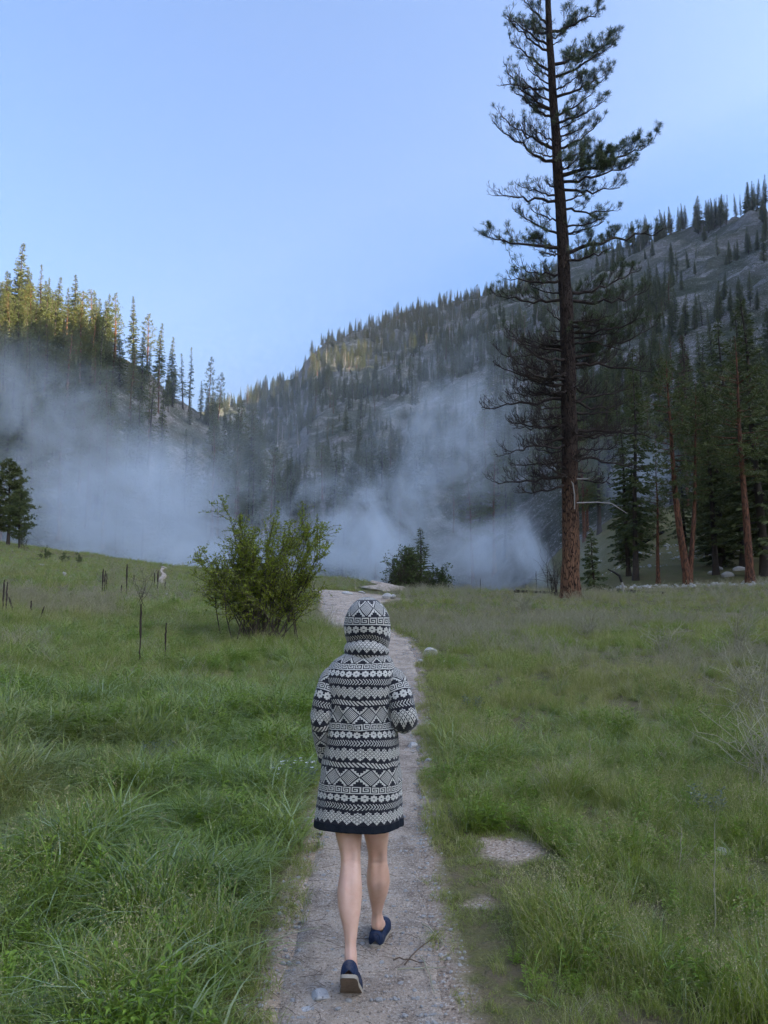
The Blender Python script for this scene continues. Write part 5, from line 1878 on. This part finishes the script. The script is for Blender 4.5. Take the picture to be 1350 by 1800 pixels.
wob = 1 + 0.040 * fbm(np.cos(an)[None] * 1.7 + 3, np.sin(an)[None] * 1.7 + tt[:, None] * 5, 3)
HGd = np.stack([HR[:, None, 0] + HR[:, None, 3] * np.cos(an)[None] * wob, HR[:, None, 1] - HR[:, None, 4] * np.sin(an)[None] * wob, HR[:, None, 2] + 0 * an[None]], -1)
# the fold above the collar sags at the sides, as a hood does when the head is bowed
sag = np.abs(np.cos(an))[None] ** 2 * np.exp(-((tt[:, None] - 0.32) / 0.16) ** 2)
HGd[..., 2] -= 0.030 * sag * (1 + 0.45 * np.cos(an))[None]
HGd[..., 1] += 0.012 * np.exp(-((tt[:, None] - 0.27) / 0.06) ** 2) * np.clip(np.sin(an), 0, 1)[None]
HGd[..., 2] += 0.006 * np.sin(an - 0.6)[None] * np.exp(-((tt[:, None] - 0.12) / 0.12) ** 2)
Yh = np.array([[stitch(i + 9 - 36, r_ - 4) for i in range(N3)] for r_ in range(NROW)], float)
front = (np.sin(an) < -0.62)[None] & ((tt > 0.36) & (tt < 0.86))[:, None]
hood = knit_grid("hood", HGd, Yh, coat, ~front)
md = hood.modifiers.new("thick", 'SOLIDIFY'); md.thickness = 0.006; md.offset = -1

hb = MB()
zz = np.linspace(0, 1, 10)
cap_c = np.array([-0.07, BY + 0.042, 1.485])
thh = np.linspace(0, 2 * math.pi, 24, endpoint=False)
Vh = []
for z_ in zz:
    rr_ = math.cos(z_ * 1.5) * 0.083
    Vh.append(np.stack([cap_c[0] + rr_ * np.cos(thh), cap_c[1] - 0.004 + rr_ * 1.08 * np.sin(thh), cap_c[2] - 0.005 + 0.075 * math.sin(z_ * 1.5) + 0 * thh], 1))
i_ = np.arange(9)[:, None] * 24; q = np.arange(24)[None]; q2 = (q + 1) % 24
hb.add(np.array(Vh).reshape(-1, 3), np.stack([i_ + q, i_ + q2, i_ + 24 + q2, i_ + 24 + q], -1).reshape(-1, 4))
hb.build("hair", [M_HAIR], person, smooth=True)
# ------------------------------------------------------------------ steam from the hot springs, and the air
k = NT("steam")
P = k.pos()
ln = k.n('VectorMath', operation='LENGTH'); k.l(k.obj(), ln.inputs[0])
fall = k.math('SUBTRACT', 1.0, ln.outputs['Value'], True)
dens = k.attr('density', 'OBJECT').outputs['Fac']
v = k.mapping(P, (1.0, 1.0, 1.0))
n1 = k.noise(0.13, 7, v, 0.66)
n1.node.inputs['Distortion'].default_value = 1.6
n2 = k.noise(0.035, 3, v, 0.5)
nn = k.math('ADD', k.math('MULTIPLY', n1, 5.0), k.math('MULTIPLY', n2, 2.8))
a = k.math('SUBTRACT', k.math('ADD', nn, k.math('MULTIPLY', fall, 1.0)), 4.15, True)
a = k.math('MULTIPLY', a, k.math('POWER', k.math('MULTIPLY', fall, 1.5, True), 1.6))
a = k.math('MULTIPLY', a, dens)
vol = k.n('VolumePrincipled')
vol.inputs['Color'].default_value = (0.86, 0.935, 1.0, 1)  # blue of the skylight put into the colour of the white steam
vol.inputs['Anisotropy'].default_value = 0.15
k.l(a, vol.inputs['Density'])
k.l(vol.outputs[0], k.out.inputs['Volume'])
M_STEAM = k.m
M_STEAM.cycles.volume_step_rate = 1.0


def steam(px, py, d, rx, ry, rz, density, label):
    r = ray(px, py); s = d / math.hypot(r[0], r[1])
    c = r * s + np.array([0, 0, CAM_Z])
    bm = bmesh.new(); bmesh.ops.create_icosphere(bm, subdivisions=3, radius=1.0)
    me = bpy.data.meshes.new("steam"); bm.to_mesh(me); bm.free()
    me.materials.append(M_STEAM)
    o = bpy.data.objects.new("steam", me); COL.objects.link(o)
    o.location = c; o.scale = (rx, ry, rz); o.rotation_euler = (0, 0, -math.atan2(c[0], c[1]))
    o['density'] = density
    return tag(o, label, "steam", None, 'stuff')


steam(260, 900, 88, 26, 15, 13, 0.125, "broad bank of bluish steam low behind the shrub")
steam(60, 715, 98, 17, 13, 13, 0.075, "steam drifting up the left hill's flank")
steam(640, 925, 86, 17, 13, 12, 0.19, "steam puff rising behind the walker's hood")
steam(795, 790, 96, 16, 12, 21, 0.105, "tall steam plume climbing left of the big pine")
steam(890, 985, 68, 13, 9, 6.5, 0.28, "dense low steam left of the big pine's foot")
steam(520, 740, 130, 60, 18, 32, 0.013, "thin veil of steam in front of the middle mountain")
steam(1110, 835, 60, 6, 5, 5, 0.2, "faint wisp of steam among the grove's trees")
steam(420, 990, 82, 34, 12, 6.5, 0.16, "steam lying along the meadow's lip")

k = NT("haze")
hv = k.n('VolumePrincipled')
hv.inputs['Color'].default_value = (0.93, 0.96, 1.0, 1)
hv.inputs['Density'].default_value = 0.00010
hv.inputs['Anisotropy'].default_value = 0.2
k.l(hv.outputs[0], k.out.inputs['Volume'])
zmin = min(float(o.bound_box[0][2]) for o in bpy.data.objects if o.name in ("meadow_ground", "mountain_slopes"))
mb = MB()
X0, X1, Y0, Y1, Z0, Z1 = -1760, 1760, -1760, 1760, -700, 420
zs = [min(q_[2] for q_ in o.bound_box) for o in bpy.data.objects if o.name in ("meadow_ground", "mountain_slopes")]
Z0 = min(zs) - 1
mb.add([[X0, Y0, Z0], [X1, Y0, Z0], [X1, Y1, Z0], [X0, Y1, Z0], [X0, Y0, Z1], [X1, Y0, Z1], [X1, Y1, Z1], [X0, Y1, Z1]],
       [[0, 3, 2, 1], [4, 5, 6, 7], [0, 1, 5, 4], [1, 2, 6, 5], [2, 3, 7, 6], [3, 0, 4, 7]])
tag(mb.build("haze", [k.m]), "thin bluish morning air over the valley", "haze", kind='stuff')
